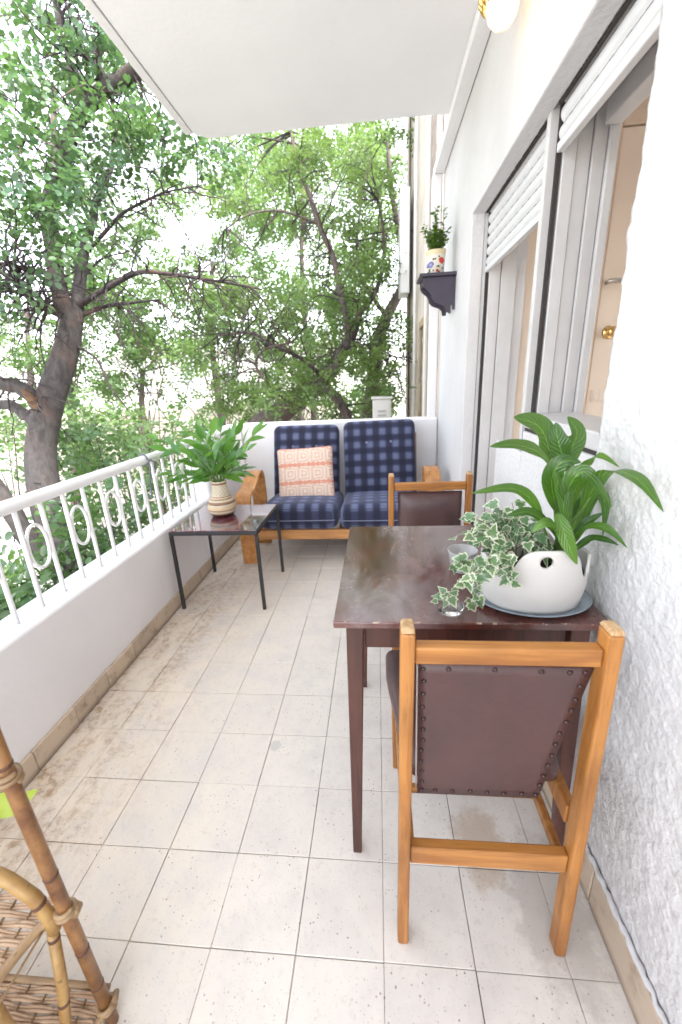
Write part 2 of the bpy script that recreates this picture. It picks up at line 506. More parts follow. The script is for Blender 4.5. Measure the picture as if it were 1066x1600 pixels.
def m_plaid(name, plane):
    """navy velour with blurred pale blue checks; plane = pair of object axes"""
    k = NT(name); tc = k.coord('Object'); s = k.sep(tc)
    wob = k.math('MULTIPLY', k.math('SUBTRACT', k.noise(tc, 9, 3), 0.5), 0.35)
    a = k.math('ADD', k.math('MULTIPLY', s[plane[0]], 2 * math.pi / 0.10), wob)
    b = k.math('ADD', k.math('MULTIPLY', s[plane[1]], 2 * math.pi / 0.098), wob)
    sa = k.maprange(k.math('SINE', a), -0.7, 0.9); sb = k.maprange(k.math('SINE', b), -0.8, 0.8)
    hatch = k.maprange(k.math('SINE', k.math('MULTIPLY', s[plane[1]], 2 * math.pi / 0.0085)), -0.8, 0.6, 0.25, 1.0)
    both = k.math('MULTIPLY', sa, sb)
    c = k.mix(k.math('MULTIPLY', sa, 0.35), (0.008, 0.009, 0.026), (0.036, 0.042, 0.11))
    c = k.mix(k.math('MULTIPLY', sb, 0.25), c, (0.045, 0.052, 0.13))
    c = k.mix(k.math('MULTIPLY', k.math('MULTIPLY', both, hatch), 0.8), c, (0.19, 0.225, 0.36))
    c = k.mix(k.maprange(k.noise(tc, 60, 4), 0.4, 0.8, 0, 0.25), c, (0.02, 0.02, 0.045))
    k.color(c); k.rough(0.85)
    k.b.inputs['Sheen Weight'].default_value = 0.35; k.b.inputs['Sheen Roughness'].default_value = 0.4
    k.b.inputs['Sheen Tint'].default_value = (0.55, 0.6, 0.9, 1)
    k.normal(k.bump(k.noise(tc, 420, 3), 0.25, 0.002))
    return k.m
MAT['plaid_back'] = m_plaid('navy_plaid_velour_back', (0, 2))
MAT['plaid_seat'] = m_plaid('navy_plaid_velour_seat', (0, 1))

def m_pillow():
    k = NT('coral_woven_pillow'); tc = k.coord('Object'); s = k.sep(tc)
    x = k.math('ADD', s[0], k.math('MULTIPLY', k.math('SUBTRACT', k.noise(tc, 28, 4), 0.5), 0.022)); z = k.math('ADD', s[2], k.math('MULTIPLY', k.math('SUBTRACT', k.noise(k.scaled(tc, (1.3, 1, 0.8)), 24, 4), 0.5), 0.018))
    P = 0.135
    band = k.math('FRACT', k.math('ADD', k.math('DIVIDE', z, P), 0.5))
    bc = k.math('ABSOLUTE', k.math('SUBTRACT', band, 0.5))          # 0 centre of motif band .. .5 at coral band
    cream = (0.70, 0.61, 0.51); coral = (0.62, 0.25, 0.17); pale = (0.62, 0.42, 0.34)
    fx = k.math('SUBTRACT', k.math('FRACT', k.math('ADD', k.math('DIVIDE', x, 0.105), 0.5)), 0.5)
    q = k.math('MAXIMUM', k.math('ABSOLUTE', fx), k.math('MULTIPLY', bc, 1.25))
    ringv = k.math('SINE', k.math('MULTIPLY', k.math('ADD', q, k.math('MULTIPLY', fx, 0.12)), 2 * math.pi / 0.21))
    c = k.mix(k.maprange(ringv, -0.2, 0.3), pale, cream)
    zig = k.math('ABSOLUTE', k.math('SUBTRACT', k.math('FRACT', k.math('DIVIDE', x, 0.036)), 0.5))
    edge = k.maprange(k.math('ADD', bc, k.math('MULTIPLY', zig, 0.14)), 0.42, 0.45)
    c = k.mix(edge, c, coral)
    lines = k.maprange(k.math('SINE', k.math('MULTIPLY', z, 2 * math.pi / 0.004)), -0.2, 0.8, 0.0, 0.35)
    c = k.mix(lines, c, (0.62, 0.36, 0.28))
    c = k.mix(k.maprange(k.noise(tc, 45, 5, 0.7), 0.5, 0.75, 0, 0.5), c, (0.78, 0.70, 0.6))
    k.color(c); k.rough(0.9); k.normal(k.bump(k.noise(tc, 260, 4), 0.5, 0.003))
    return k.m
MAT['pillow'] = m_pillow()
MAT['coral_edge'] = m_simple('coral_pillow_piping', (0.60, 0.22, 0.16), 0.85)

def m_leaf(name, a, b, trans=0.35, rough=0.35, attr=None, vein=0.0, gloss=0.5, tcol=None):
    k = NT(name)
    if attr:
        at = k.n('ShaderNodeAttribute'); at.attribute_name = attr; fac = at.outputs['Fac']
    else:
        fac = k.n('ShaderNodeObjectInfo').outputs['Random']
    c = k.mix(fac, a, b)
    p = k.coord()
    c = k.mix(k.maprange(k.noise(p, 3.0, 3), 0.4, 0.7, 0, 0.35), c, [x * 0.75 for x in a])
    if vein:
        uv = k.sep(k.coord('UV'))
        d = k.math('ABSOLUTE', k.math('SUBTRACT', uv[0], 0.5))
        vv = k.math('SINE', k.math('MULTIPLY', k.math('SUBTRACT', uv[1], k.math('MULTIPLY', d, 0.55)), 2 * math.pi * vein))
        k.normal(k.bump(vv, 0.35, 0.003))
        c = k.mix(k.maprange(d, 0.035, 0.0, 0, 0.6), c, [min(1, x * 2.2) for x in b])
        c = k.mix(k.maprange(vv, 0.3, 1.0, 0, 0.25), c, [x * 0.55 for x in a])
    k.color(c); k.rough(rough); k.b.inputs['Specular IOR Level'].default_value = gloss
    tr = k.n('ShaderNodeBsdfTranslucent')
    tc2 = k.mix(0.5, c, tcol if tcol else (b[0] * 1.7, b[1] * 1.6, b[2] * 0.8))
    k.l(tc2, tr.inputs['Color'])
    mx = k.n('ShaderNodeMixShader'); mx.inputs[0].default_value = trans
    k.l(k.b.outputs[0], mx.inputs[1]); k.l(tr.outputs[0], mx.inputs[2]); k.l(mx.outputs[0], k.out.inputs['Surface'])
    return k.m
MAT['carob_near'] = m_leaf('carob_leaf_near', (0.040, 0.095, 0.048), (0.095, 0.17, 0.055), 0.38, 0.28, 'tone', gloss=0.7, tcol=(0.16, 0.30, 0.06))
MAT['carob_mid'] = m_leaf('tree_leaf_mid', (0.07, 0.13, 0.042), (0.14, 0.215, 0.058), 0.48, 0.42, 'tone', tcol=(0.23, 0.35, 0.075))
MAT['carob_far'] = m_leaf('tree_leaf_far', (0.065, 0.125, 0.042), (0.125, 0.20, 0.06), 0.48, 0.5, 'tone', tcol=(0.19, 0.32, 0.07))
MAT['shrub_leaf'] = m_leaf('shrub_leaf', (0.055, 0.12, 0.055), (0.11, 0.195, 0.06), 0.4, 0.27, 'tone', gloss=0.6)
MAT['lily_leaf'] = m_leaf('peace_lily_leaf', (0.018, 0.075, 0.018), (0.14, 0.30, 0.035), 0.34, 0.22, None, vein=9, gloss=0.75)
MAT['bouquet_leaf'] = m_leaf('vase_foliage_leaf', (0.045, 0.16, 0.03), (0.15, 0.32, 0.05), 0.36, 0.22, None, vein=0, gloss=0.6)
MAT['pot_foliage'] = m_leaf('small_pot_leaf', (0.05, 0.12, 0.02), (0.15, 0.25, 0.04), 0.34, 0.4, 'tone')
MAT['lime_leaf'] = m_leaf('lime_yellow_leaf', (0.34, 0.44, 0.06), (0.42, 0.5, 0.08), 0.3, 0.35, None)
MAT['stem_green'] = m_simple('green_stem', (0.10, 0.19, 0.035), 0.45, var=0.3, vscale=30)

def m_ivy():
    k = NT('variegated_ivy_leaf')
    at = k.n('ShaderNodeAttribute'); at.attribute_name = 'rim'
    oi = k.n('ShaderNodeObjectInfo').outputs['Random']
    p = k.coord()
    f = k.math('ADD', at.outputs['Fac'], k.math('MULTIPLY', k.math('SUBTRACT', k.noise(p, 110, 4), 0.5), 0.7))
    g = k.mix(oi, (0.07, 0.17, 0.065), (0.16, 0.27, 0.11))
    g = k.mix(k.maprange(k.noise(p, 70, 3), 0.5, 0.6), g, (0.16, 0.24, 0.15))
    f = k.math('ADD', f, k.math('MULTIPLY', k.math('SUBTRACT', oi, 0.55), 0.55))
    c = k.mix(k.maprange(f, 0.45, 0.68), g, (0.64, 0.67, 0.50))
    k.color(c); k.rough(0.38)
    tr = k.n('ShaderNodeBsdfTranslucent'); k.l(c, tr.inputs['Color'])
    mx = k.n('ShaderNodeMixShader'); mx.inputs[0].default_value = 0.22
    k.l(k.b.outputs[0], mx.inputs[1]); k.l(tr.outputs[0], mx.inputs[2]); k.l(mx.outputs[0], k.out.inputs['Surface'])
    return k.m
MAT['ivy'] = m_ivy()
MAT['ivy_stem'] = m_simple('ivy_brown_stem', (0.13, 0.10, 0.05), 0.6)

def m_bark(name, a, b):
    k = NT(name); p = k.coord()
    n1 = k.noise(k.scaled(p, (1, 1, 0.45)), 22, 7, 0.68, 0.5)
    c = k.mix(k.maprange(n1, 0.3, 0.7), a, b)
    c = k.mix(k.maprange(k.noise(p, 5, 4), 0.5, 0.75, 0, 0.6), c, (0.13, 0.072, 0.05))
    k.color(c); k.rough(0.9); k.normal(k.bump(n1, 0.8, 0.015))
    return k.m
MAT['bark'] = m_bark('grey_carob_bark', (0.082, 0.071, 0.068), (0.034, 0.029, 0.028))
MAT['twig'] = m_bark('dark_twig_bark', (0.05, 0.038, 0.040), (0.026, 0.019, 0.021))
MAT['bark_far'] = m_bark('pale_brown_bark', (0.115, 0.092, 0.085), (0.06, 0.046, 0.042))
MAT['split_wood'] = m_wood('split_orange_heartwood', (0.13, 0.07, 0.035), (0.06, 0.03, 0.018), 0.9, 'X')

def m_glass(name, tint=(1, 1, 1), rough=0.03):
    k = NT(name)
    k.color(tint); k.rough(rough); k.b.inputs['Transmission Weight'].default_value = 1.0; k.b.inputs['IOR'].default_value = 1.45
    return k.m
MAT['clear_glass'] = m_glass('clear_glass')
MAT['cup'] = m_simple('translucent_white_plastic', (0.72, 0.72, 0.72), 0.3)
MAT['cup'].node_tree.nodes['Principled BSDF'].inputs['Transmission Weight'].default_value = 0.55

def m_mosaic():
    k = NT('dark_glass_mosaic_top'); p = k.coord()
    v = k.voro(p, 34)
    n = k.noise(p, 11, 5, 0.7)
    c = k.ramp(n, [(0.3, (0.03, 0.02, 0.03)), (0.46, (0.16, 0.14, 0.17)), (0.55, (0.20, 0.03, 0.035)), (0.66, (0.05, 0.03, 0.04)), (0.8, (0.32, 0.28, 0.28))])
    lines = k.maprange(k.voro(p, 40, 'DISTANCE_TO_EDGE').outputs['Distance'], 0.06, 0.02)
    c = k.mix(lines, c, (0.02, 0.016, 0.02))
    k.color(c); k.rough(0.08); k.b.inputs['Coat Weight'].default_value = 1.0; k.b.inputs['Coat Roughness'].default_value = 0.03
    k.normal(k.bump(n, 0.03, 0.004))
    return k.m
MAT['mosaic'] = m_mosaic()

def m_vase():
    k = NT('banded_stoneware_vase'); tc = k.coord('Object'); s = k.sep(tc)
    z = k.math('DIVIDE', s[2], 0.215)
    cr = (0.50, 0.42, 0.31); dk = (0.05, 0.02, 0.015); tn = (0.22, 0.115, 0.06); gr = (0.34, 0.33, 0.22)
    ramp = k.n('ShaderNodeValToRGB'); ramp.color_ramp.interpolation = 'CONSTANT'
    e = ramp.color_ramp.elements
    stops = [(0, dk), (0.10, tn), (0.13, cr), (0.20, tn), (0.23, (0.50, 0.38, 0.24)), (0.34, cr), (0.385, dk), (0.40, tn), (0.45, cr), (0.50, tn), (0.53, (0.52, 0.40, 0.27)), (0.56, tn), (0.585, cr), (0.90, tn), (0.955, cr)]
    while len(e) < len(stops): e.new(0.5)
    for el, (pp, c) in zip(e, stops): el.position = pp; el.color = (*c, 1)
    k.l(k.math('ADD', z, k.math('MULTIPLY', k.math('SUBTRACT', k.noise(tc, 20, 3), 0.5), 0.012)), ramp.inputs[0])
    # incised green glyphs round the neck
    ang = k.math('ARCTAN2', s[1], s[0])
    g1 = k.math('SINE', k.math('MULTIPLY', ang, 14)); g2 = k.math('SINE', k.math('MULTIPLY', s[2], 2 * math.pi / 0.022))
    gl = k.maprange(k.math('ADD', k.math('MULTIPLY', g1, g2), k.math('MULTIPLY', k.noise(tc, 60, 3), 0.9)), 0.55, 0.8)
    zone = k.math('MULTIPLY', k.maprange(z, 0.60, 0.62), k.maprange(z, 0.885, 0.87))
    c = k.mix(k.math('MULTIPLY', gl, zone), ramp.outputs[0], gr)
    k.color(c); k.rough(0.4); k.normal(k.bump(c, 0.25, 0.002))
    return k.m
MAT['vase'] = m_vase()

def m_floral():
    k = NT('cream_floral_painted_pot'); tc = k.coord('Object'); s = k.sep(tc)
    c = k.mix(k.maprange(s[2], 0.108, 0.112), (0.72, 0.68, 0.60), (0.70, 0.60, 0.38))
    def dot(x, z, r, colr, cur, wob=0.25):
        dx = k.math('SUBTRACT', s[0], x); dz = k.math('SUBTRACT', s[2], z)
        d = k.math('SQRT', k.math('ADD', k.math('MULTIPLY', dx, dx), k.math('MULTIPLY', dz, dz)))
        d = k.math('ADD', d, k.math('MULTIPLY', k.math('SUBTRACT', k.noise(tc, 90, 3), 0.5), r * wob * 3))
        return k.mix(k.maprange(d, r, r * 0.8), cur, colr)
    for i in range(16):
        x = random.uniform(-0.055, 0.055); z = random.uniform(0.008, 0.10)
        c = dot(x, z, 0.006, (0.06, 0.10, 0.05), c, 0.5)
    c = dot(0.03, 0.075, 0.020, (0.62, 0.05, 0.035), c)
    c = dot(-0.036, 0.055, 0.020, (0.16, 0.17, 0.42), c)
    c = dot(-0.036, 0.055, 0.008, (0.35, 0.33, 0.55), c)
    c = dot(0.005, 0.02, 0.010, (0.55, 0.07, 0.05), c)
    k.color(c); k.rough(0.25)
    return k.m
MAT['floral'] = m_floral()

def m_bamboo(name, a, b):
    k = NT(name); p = k.coord()
    c = k.mix(k.maprange(k.noise(p, 16, 5, 0.65), 0.35, 0.68), a, b)
    c = k.mix(k.maprange(k.noise(p, 70, 4), 0.62, 0.72, 0, 0.7), c, [x * 0.35 for x in b])
    k.color(c); k.rough(0.38); k.normal(k.bump(k.noise(p, 130, 3), 0.1, 0.002))
    return k.m
MAT['bamboo_dark'] = m_bamboo('toasted_bamboo', (0.30, 0.15, 0.055), (0.15, 0.062, 0.026))
MAT['bamboo_pale'] = m_bamboo('pale_bamboo', (0.42, 0.26, 0.095), (0.28, 0.15, 0.05))
MAT['bamboo_node'] = m_simple('dark_bamboo_node', (0.10, 0.042, 0.022), 0.6)
MAT['rattan'] = m_bamboo('rattan_binding', (0.36, 0.235, 0.125), (0.25, 0.155, 0.08))
MAT['wicker'] = m_bamboo('woven_wicker', (0.50, 0.34, 0.22), (0.36, 0.22, 0.13))

def m_lampglass():
    k = NT('lit_frosted_lamp_glass'); tc = k.coord()
    v = k.voro(tc, 30, 'DISTANCE_TO_EDGE').outputs['Distance']
    k.color((0.9, 0.86, 0.78)); k.rough(0.2)
    k.b.inputs['Transmission Weight'].default_value = 0.6
    em = k.mix(k.maprange(v, 0.0, 0.2), (1.0, 0.70, 0.40), (1.0, 0.90, 0.74))
    k.l(em, k.b.inputs['Emission Color']); k.b.inputs['Emission Strength'].default_value = 0.03
    k.normal(k.bump(v, 0.7, 0.01))
    return k.m
MAT['lamp_glass'] = m_lampglass()

# ================================================================== SETTING
WX = 0.507          # house wall plane
LX = -1.185         # parapet inner face
BY = 2.97           # back parapet inner face
PZ = 0.48           # low parapet top
TZ = 0.90           # rail / back parapet top
GZ = -3.0           # ground level

# ground far below the balcony
gm = MB()
gm.add([(-3000, -3000, GZ), (3000, -3000, GZ), (3000, 3000, GZ), (-3000, 3000, GZ)], [(0, 1, 2, 3)])
tag(gm.build('ground', MAT['ground'], fix=False), kind='structure')

# balcony floor: slab with recessed joints, every tile its own piece
fl = MB(); fl.box((-1.34, -2.2, -0.22), (WX + 0.3, 3.1, -0.0045))
floor = fl.build('balcony_floor', MAT['grout']); tag(floor, kind='structure')
T = 0.2
def tile_mesh(w, d, nm):
    b = MB(); g = 0.0008
    b.box((g, g, -0.012), (w - g, d - g, 0.0))
    return b.mesh(nm, bevel=0.0012, seg=1)
full = tile_mesh(T, T, 'tile'); full.materials.append(MAT['tile'])
edge_l = tile_mesh(0.186, T, 'tile_cut_left'); edge_l.materials.append(MAT['tile'])
edge_r = tile_mesh(WX - 0.4 + 0.003, T, 'tile_cut_right'); edge_r.materials.append(MAT['tile'])
for j in range(-8, 15):
    for i in range(-6, 3):
        me = full; x = i * T
        if i == -6: me = edge_l; x = -1.186
        if i == 2: me = edge_r
        m = Matrix.Translation((x + random.uniform(-.0006, .0006), j * T + random.uniform(-.0008, .0008), random.uniform(-0.0007, 0.0004)))
        m = m @ Matrix.Rotation(random.uniform(-0.002, 0.002), 4, 'Z') @ Matrix.Rotation(random.uniform(-0.002, 0.002), 4, 'X')
        new_obj('tile', me, None, floor, m)

# ceiling slab (the balcony above) with a drip edge
CZ = 2.66
cm = MB()
CXL, CYB = -1.09, 2.42
cm.prism([(CXL + 0.035, -2.5), (WX + 0.3, -2.5), (WX + 0.3, CYB + 0.05), (0.30, CYB), (CXL + 0.10, CYB + 0.01), (CXL + 0.035, CYB - 0.05)], 2, CZ, CZ + 0.22)
ceil = cm.build('ceiling', MAT['ceiling'], bevel=0.004); tag(ceil, kind='structure')
dm = MB(); dm.box((CXL - 0.012, -2.5, CZ - 0.004), (CXL + 0.030, CYB - 0.06, CZ + 0.21))
dm.box((CXL - 0.03, -2.5, CZ + 0.03), (CXL - 0.0125, CYB - 0.07, CZ + 0.20))
tag(dm.build('drip_edge', MAT['parapet'], ceil, bevel=0.003))
# beam along the wall, running past the slab and dropping to the parapet as a slim post
bm_ = MB(); bm_.box((0.435, -2.5, 2.60), (WX - 0.004, 3.085, 2.657))
beam = bm_.build('edge_beam', MAT['ceiling'], bevel=0.003)
tag(beam, 'white beam under the ceiling, turning down as a post onto the back wall', 'beam')
pm = MB(); pm.box((0.425, 3.0, TZ + 0.002), (WX - 0.016, 3.07, 2.598))
pm.build('post', MAT['parapet'], beam, bevel=0.004)

# ---- house wall with the window and door opening
Y0, Y1, ZS = 0.435, 1.97, 2.02
wall = thing('house_wall', 'white house wall with coarse stucco beside the dining table', 'wall', (WX, 0.9, 0))
w = MB()
w.box((WX + 0.012, -2.3, 0), (0.80, Y0 - 0.004, ZS))            # near pier (stucco skin in front)
w.build('near_pier', MAT['stucco'], wall)
w = MB()
w.prism([(-2.3, ZS), (Y1, ZS), (Y1, 0), (3.04, 0), (3.04, CZ - 0.002), (-2.3, CZ - 0.002)], 0, WX, 0.575)   # lintel and far pier face
w.box((0.612, -2.3, ZS + 0.006), (0.80, 3.04, CZ - 0.003))
w.build('lintel', MAT['white_wall'], wall, bevel=0.006)
w = MB(); w.box((0.5755, Y1 + 0.001, 0), (0.80, 3.039, ZS - 0.0005)); w.build('far_pier', MAT['white_wall'], wall)
w = MB(); w.box((0.565, Y0 + 0.002, 0), (0.74, 1.099, 1.02)); w.box((0.565, 1.0995, 0), (0.74, 1.45, 0.935)); w.build('low_infill', MAT['stucco'], wall, bevel=0.006)
# displaced stucco skin on the near pier with a ragged edge at the jamb
ny, nz = 150, 300
ys = np.linspace(-0.62, Y0, ny); zs = np.linspace(0.1, ZS + 0.01, nz)
V = np.zeros((ny + 1, nz, 3))
for a, y in enumerate(ys):
    for b, z in enumerate(zs):
        q = Vector((0, y, z))
        h = noise.noise(q * 42) * 0.0028 + noise.noise(q * 95 + Vector((5, 2, 1))) * 0.0014 + noise.noise(q * 9) * 0.003
        if z < 1.3: h += max(0, noise.noise(q * 30 + Vector((9, 1, 3)))) * 0.002
        yy = y
        if a == ny - 1: yy += noise.noise(Vector((3, 1, z * 38))) * 0.006 + noise.noise(Vector((3, 1, z * 9))) * 0.007
        V[a, b] = (WX + 0.004 - h, yy, z)
V[ny] = V[ny - 1] + np.array([0.05, -0.004, 0])
idx = np.arange((ny + 1) * nz).reshape(ny + 1, nz)
F = np.stack([idx[:-1, :-1], idx[:-1, 1:], idx[1:, 1:], idx[1:, :-1]], -1).reshape(-1, 4)
new_obj('stucco_skin', fast_mesh('stucco_skin', V.reshape(-1, 3), 4, F, True), MAT['stucco'], wall)
# skirting tiles along the house wall
sk = MB(); sk.box((0, 0.0012, 0), (0.012, 0.2988, 0.108)); skm = sk.mesh('skirting_tile', bevel=0.002, seg=1); skm.materials.append(MAT['skirt'])
for j in range(-6, 2):
    new_obj('skirting_tile', skm, None, wall, Matrix.Translation((WX - 0.011, -0.16 + j * 0.30 + random.uniform(-.001, .001), 0.001)) @ Matrix.Rotation(random.uniform(-.004, .004), 4, 'Z'))
for y in np.arange(Y1 + 0.005, 2.9, 0.2):
    b = MB(); b.box((WX - 0.012, y, 0.001), (WX - 0.001, min(y + 0.198, 2.965), 0.095)); b.build('skirting_tile', MAT['skirt'], wall, bevel=0.002, seg=1)
# ragged plaster lip over the skirting
lip = MB(); pts = []; rad = []
for y in np.arange(-0.7, 0.42, 0.012):
    pts.append((WX - 0.003 + random.uniform(-.002, .002), y, 0.111 + random.uniform(-.003, .004))); rad.append(0.006 + random.uniform(-.002, .002))
lip.tube(pts, rad, 6); lip.build('plaster_lip', MAT['white_wall'], wall, smooth=True)

# ---- room behind the window
room = MB()
room.box((0.80, 2.02, -0.2), (3.4, 2.14, 2.75))
tag(room.build('room_end_wall', MAT['beige_wall']), kind='structure')
rm = MB(); rm.box((0.742, -2.3, -0.3), (3.4, 2.015, -0.02)); tag(rm.build('room_floor', MAT['tile']), kind='structure')
rm = MB(); rm.box((0.82, -2.3, 2.56), (3.4, 2.015, 2.75)); tag(rm.build('room_ceiling', MAT['ceiling']), kind='structure')
rm = MB(); rm.box((0.80, -2.42, -0.2), (3.4, -2.305, 2.75)); tag(rm.build('room_rear_wall', MAT['beige_wall']), kind='structure')
rm = MB()     # unseen side wall; wide opening added so daylight brightens the room
rm.box((3.405, -2.3, -0.2), (3.52, 2.1, 0.9)); rm.box((3.405, -2.3, 2.2), (3.52, 2.1, 2.75)); rm.box((3.405, 1.35, 0.901), (3.52, 2.1, 2.199)); rm.box((3.405, -2.3, 0.901), (3.52, -0.8, 2.199))
tag(rm.build('room_side_wall', MAT['beige_wall']), kind='structure')
# interior door, its hardware and a switch
d = thing('interior_door', 'beige interior door with brass knob seen through the window', 'door', (1.3, 2.0, 0))
b = MB(); b.box((1.20, 1.985, 0), (2.0, 2.014, 2.33)); b.build('door_leaf', MAT['beige_wall'], d, bevel=0.003)
b = MB(); b.box((1.125, 1.975, 0), (1.195, 2.016, 2.40)); b.box((1.197, 1.975, 2.335), (2.08, 2.0165, 2.40)); b.build('door_frame', MAT['beige_dark'], d, bevel=0.003)
b = MB(); b.tube([(1.268, 1.984, 1.42), (1.268, 1.972, 1.42)], [0.034, 0.030], 20); b.tube([(1.268, 1.973, 1.42), (1.268, 1.95, 1.42)], 0.011, 14)
b.tube([(1.268, 1.953, 1.42), (1.268, 1.946, 1.42), (1.268, 1.925, 1.42), (1.268, 1.918, 1.42)], [0.014, 0.025, 0.025, 0.014], 20); b.build('knob', MAT['brass'], d, smooth=True)
b = MB(); b.tube([(1.222, 1.983, 1.665), (1.222, 1.955, 1.668), (1.24, 1.944, 1.668), (1.29, 1.944, 1.66), (1.318, 1.946, 1.645)], [0.010, 0.010, 0.011, 0.012, 0.010], 10); b.build('lever_handle', MAT['steel'], d, smooth=True)
b = MB(); b.box((1.226, 1.977, 1.055), (1.30, 1.985, 1.12)); b.box((1.232, 1.973, 1.062), (1.262, 1.977, 1.113)); b.box((1.264, 1.973, 1.062), (1.294, 1.977, 1.113))
tag(b.build('light_switch', MAT['beige_wall'], bevel=0.001), 'small double light switch plate below the brass knob', 'switch')

# ---- window (near) and balcony door (far): frames, shutter slats, rails
SX = 0.598
def shutter(parent, ya, yb, ztop, zbot, n):
    h = (ztop - zbot - 0.028) / n
    for i in range(n):
        z1 = ztop - i * h; z0 = z1 - h
        b = MB(); k = 7; poly = []
        for t in range(k):
            u = t / (k - 1); poly.append((SX - 0.0105 * math.sin(math.pi * u) ** 0.7, z0 + 0.0016 + (h - 0.0032) * u))
        poly += [(SX + 0.006, z1 - 0.0016), (SX + 0.006, z0 + 0.0016)]
        b.prism(poly, 1, ya, yb)
        # row of small slots along the hinge of each slat
        b.build('slat', MAT['shutter_white'], parent, smooth=False)
        s = MB(); y = ya + 0.05
        while y < yb - 0.03:
            s.box((SX - 0.0012, y, z0 - 0.0008), (SX + 0.0012, y + 0.022, z0 + 0.0008)); y += 0.075
        s.build('slot_row', MAT['slot'], parent)['kind'] = 'stuff'
    b = MB(); b.box((SX - 0.014, ya, zbot), (SX + 0.010, yb, zbot + 0.026)); b.build('bottom_bar', MAT['shutter_white'], parent, bevel=0.004)

win = thing('window', 'nearer window with its white roller shutter almost fully raised', 'window', (0.66, 0.78, 1.02))
shutter(win, 0.30, 1.088, ZS + 0.05, 1.895, 3)
b = MB(); b.box((0.612, 1.100, 0.938), (0.652, 1.150, ZS + 0.004)); b.box((0.654, 1.108, 0.938), (0.700, 1.150, ZS + 0.004)); b.box((0.702, 1.100, 0.938), (0.742, 1.150, ZS + 0.004)); b.build('mullion', MAT['frame_white'], win, bevel=0.003)
b = MB(); b.box((0.744, 1.086, 1.075), (0.772, 1.150, ZS - 0.03)); b.build('sash_stile', MAT['frame_white'], win, bevel=0.004)
b = MB(); b.box((0.72, 0.30, ZS - 0.066), (0.772, 1.084, ZS - 0.002)); b.build('head_rail', MAT['frame_white'], win, bevel=0.004)
b = MB(); b.box((0.558, Y0 + 0.012, 1.036), (0.742, 1.098, 1.085)); b.build('sill_track', MAT['frame_white'], win, bevel=0.005)
b = MB(); b.box((0.572, Y0 + 0.012, 1.0205), (0.735, 1.098, 1.0355)); b.build('sill_gap', MAT['gap_dark'], win)  # dark filler painted as the shade under the track

def ragged_gap(parent, ya, yb):  # jagged dark strip painting the shade of the slot above the shutter
    top = []; n = int((yb - ya) / 0.008)
    for i in range(n + 1):
        y = ya + (yb - ya) * i / n
        top.append((0.578 - abs(noise.noise(Vector((7, y * 60, 0)))) * 0.010 - max(0, noise.noise(Vector((2, y * 14, 0)))) * 0.012, y))
    MB().prism(top + [(0.586, yb), (0.586, ya)], 2, ZS - 0.0035, ZS + 0.004).build('ragged_gap', MAT['gap_dark'], parent)
ragged_gap(win, 0.32, 1.085)
dr = thing('balcony_door', 'farther balcony door with white roller shutter lowered a few slats', 'door', (0.66, 1.6, 0))
shutter(dr, 1.152, 1.958, ZS + 0.04, 1.745, 6)
ragged_gap(dr, 1.155, 1.955)
b = MB(); b.box((0.568, 1.120, 0.937), (0.606, 1.150, ZS + 0.03)); b.build('guide_rail', MAT['frame_white'], dr, bevel=0.003)
b = MB(); b.box((0.594, 1.107, 0.937), (0.606, 1.119, ZS + 0.02)); b.build('gap_shade_strip', MAT['gap_dark'], dr)  # dark strip put in for the shade of the slot by the rail
b = MB(); b.box((0.590, 1.958, 0.004), (0.604, 1.969, ZS)); b.build('gap_shade_strip', MAT['gap_dark'], dr)  # dark strip drawn as the shaded gap at the far jamb
b = MB(); b.box((0.606, 1.945, 0.004), (0.664, 1.969, ZS + 0.003)); b.box((0.667, 1.938, 0.004), (0.742, 1.969, ZS + 0.003)); b.build('jamb', MAT['frame_white'], dr, bevel=0.003)
b = MB(); b.box((0.70, 1.152, ZS - 0.05), (0.742, 1.936, ZS + 0.003)); b.build('head_rail', MAT['frame_white'], dr, bevel=0.003)
b = MB(); b.box((0.606, 1.452, -0.02), (0.742, 1.936, 0.012)); b.build('threshold', MAT['frame_white'], dr, bevel=0.003)

# ---- parapets
left = thing('parapet_wall', 'low white parapet wall carrying the white railing', 'wall', (-1.26, 0.8, 0))
b = MB(); b.box((-1.345, -2.2, -0.2), (LX, 2.16, PZ)); b.build('wall_body', MAT['parapet'], left, bevel=0.012, seg=3)
b = MB(); b.box((-1.343, 2.161, -0.2), (LX + 0.001, BY + 0.118, TZ)); b.build('raised_end', MAT['parapet'], left, bevel=0.022, seg=3)
sk = MB(); sk.box((0, 0.0012, 0), (0.014, 0.1988, 0.088)); skl = sk.mesh('skirting_tile', bevel=0.003, seg=1); skl.materials.append(MAT['skirt'])
for j in range(-8, 15):
    if j * 0.2 + 0.012 + 0.2 > BY: continue
    new_obj('skirting_tile', skl, None, left, Matrix.Translation((LX - 0.001, j * 0.2 + 0.012 + random.uniform(-.002, .002), 0.001)) @ Matrix.Rotation(random.uniform(-.012, .012), 4, 'Z') @ Matrix.Rotation(random.uniform(-.03, .01), 4, 'Y'))
back = thing('back_parapet', 'taller white wall behind the plaid sofa', 'wall', (-0.3, 3.03, 0))
b = MB(); b.box((LX + 0.0015, BY, -0.2), (WX - 0.001, BY + 0.12, TZ + 0.006)); b.build('wall_body', MAT['parapet'], back, bevel=0.02, seg=3)

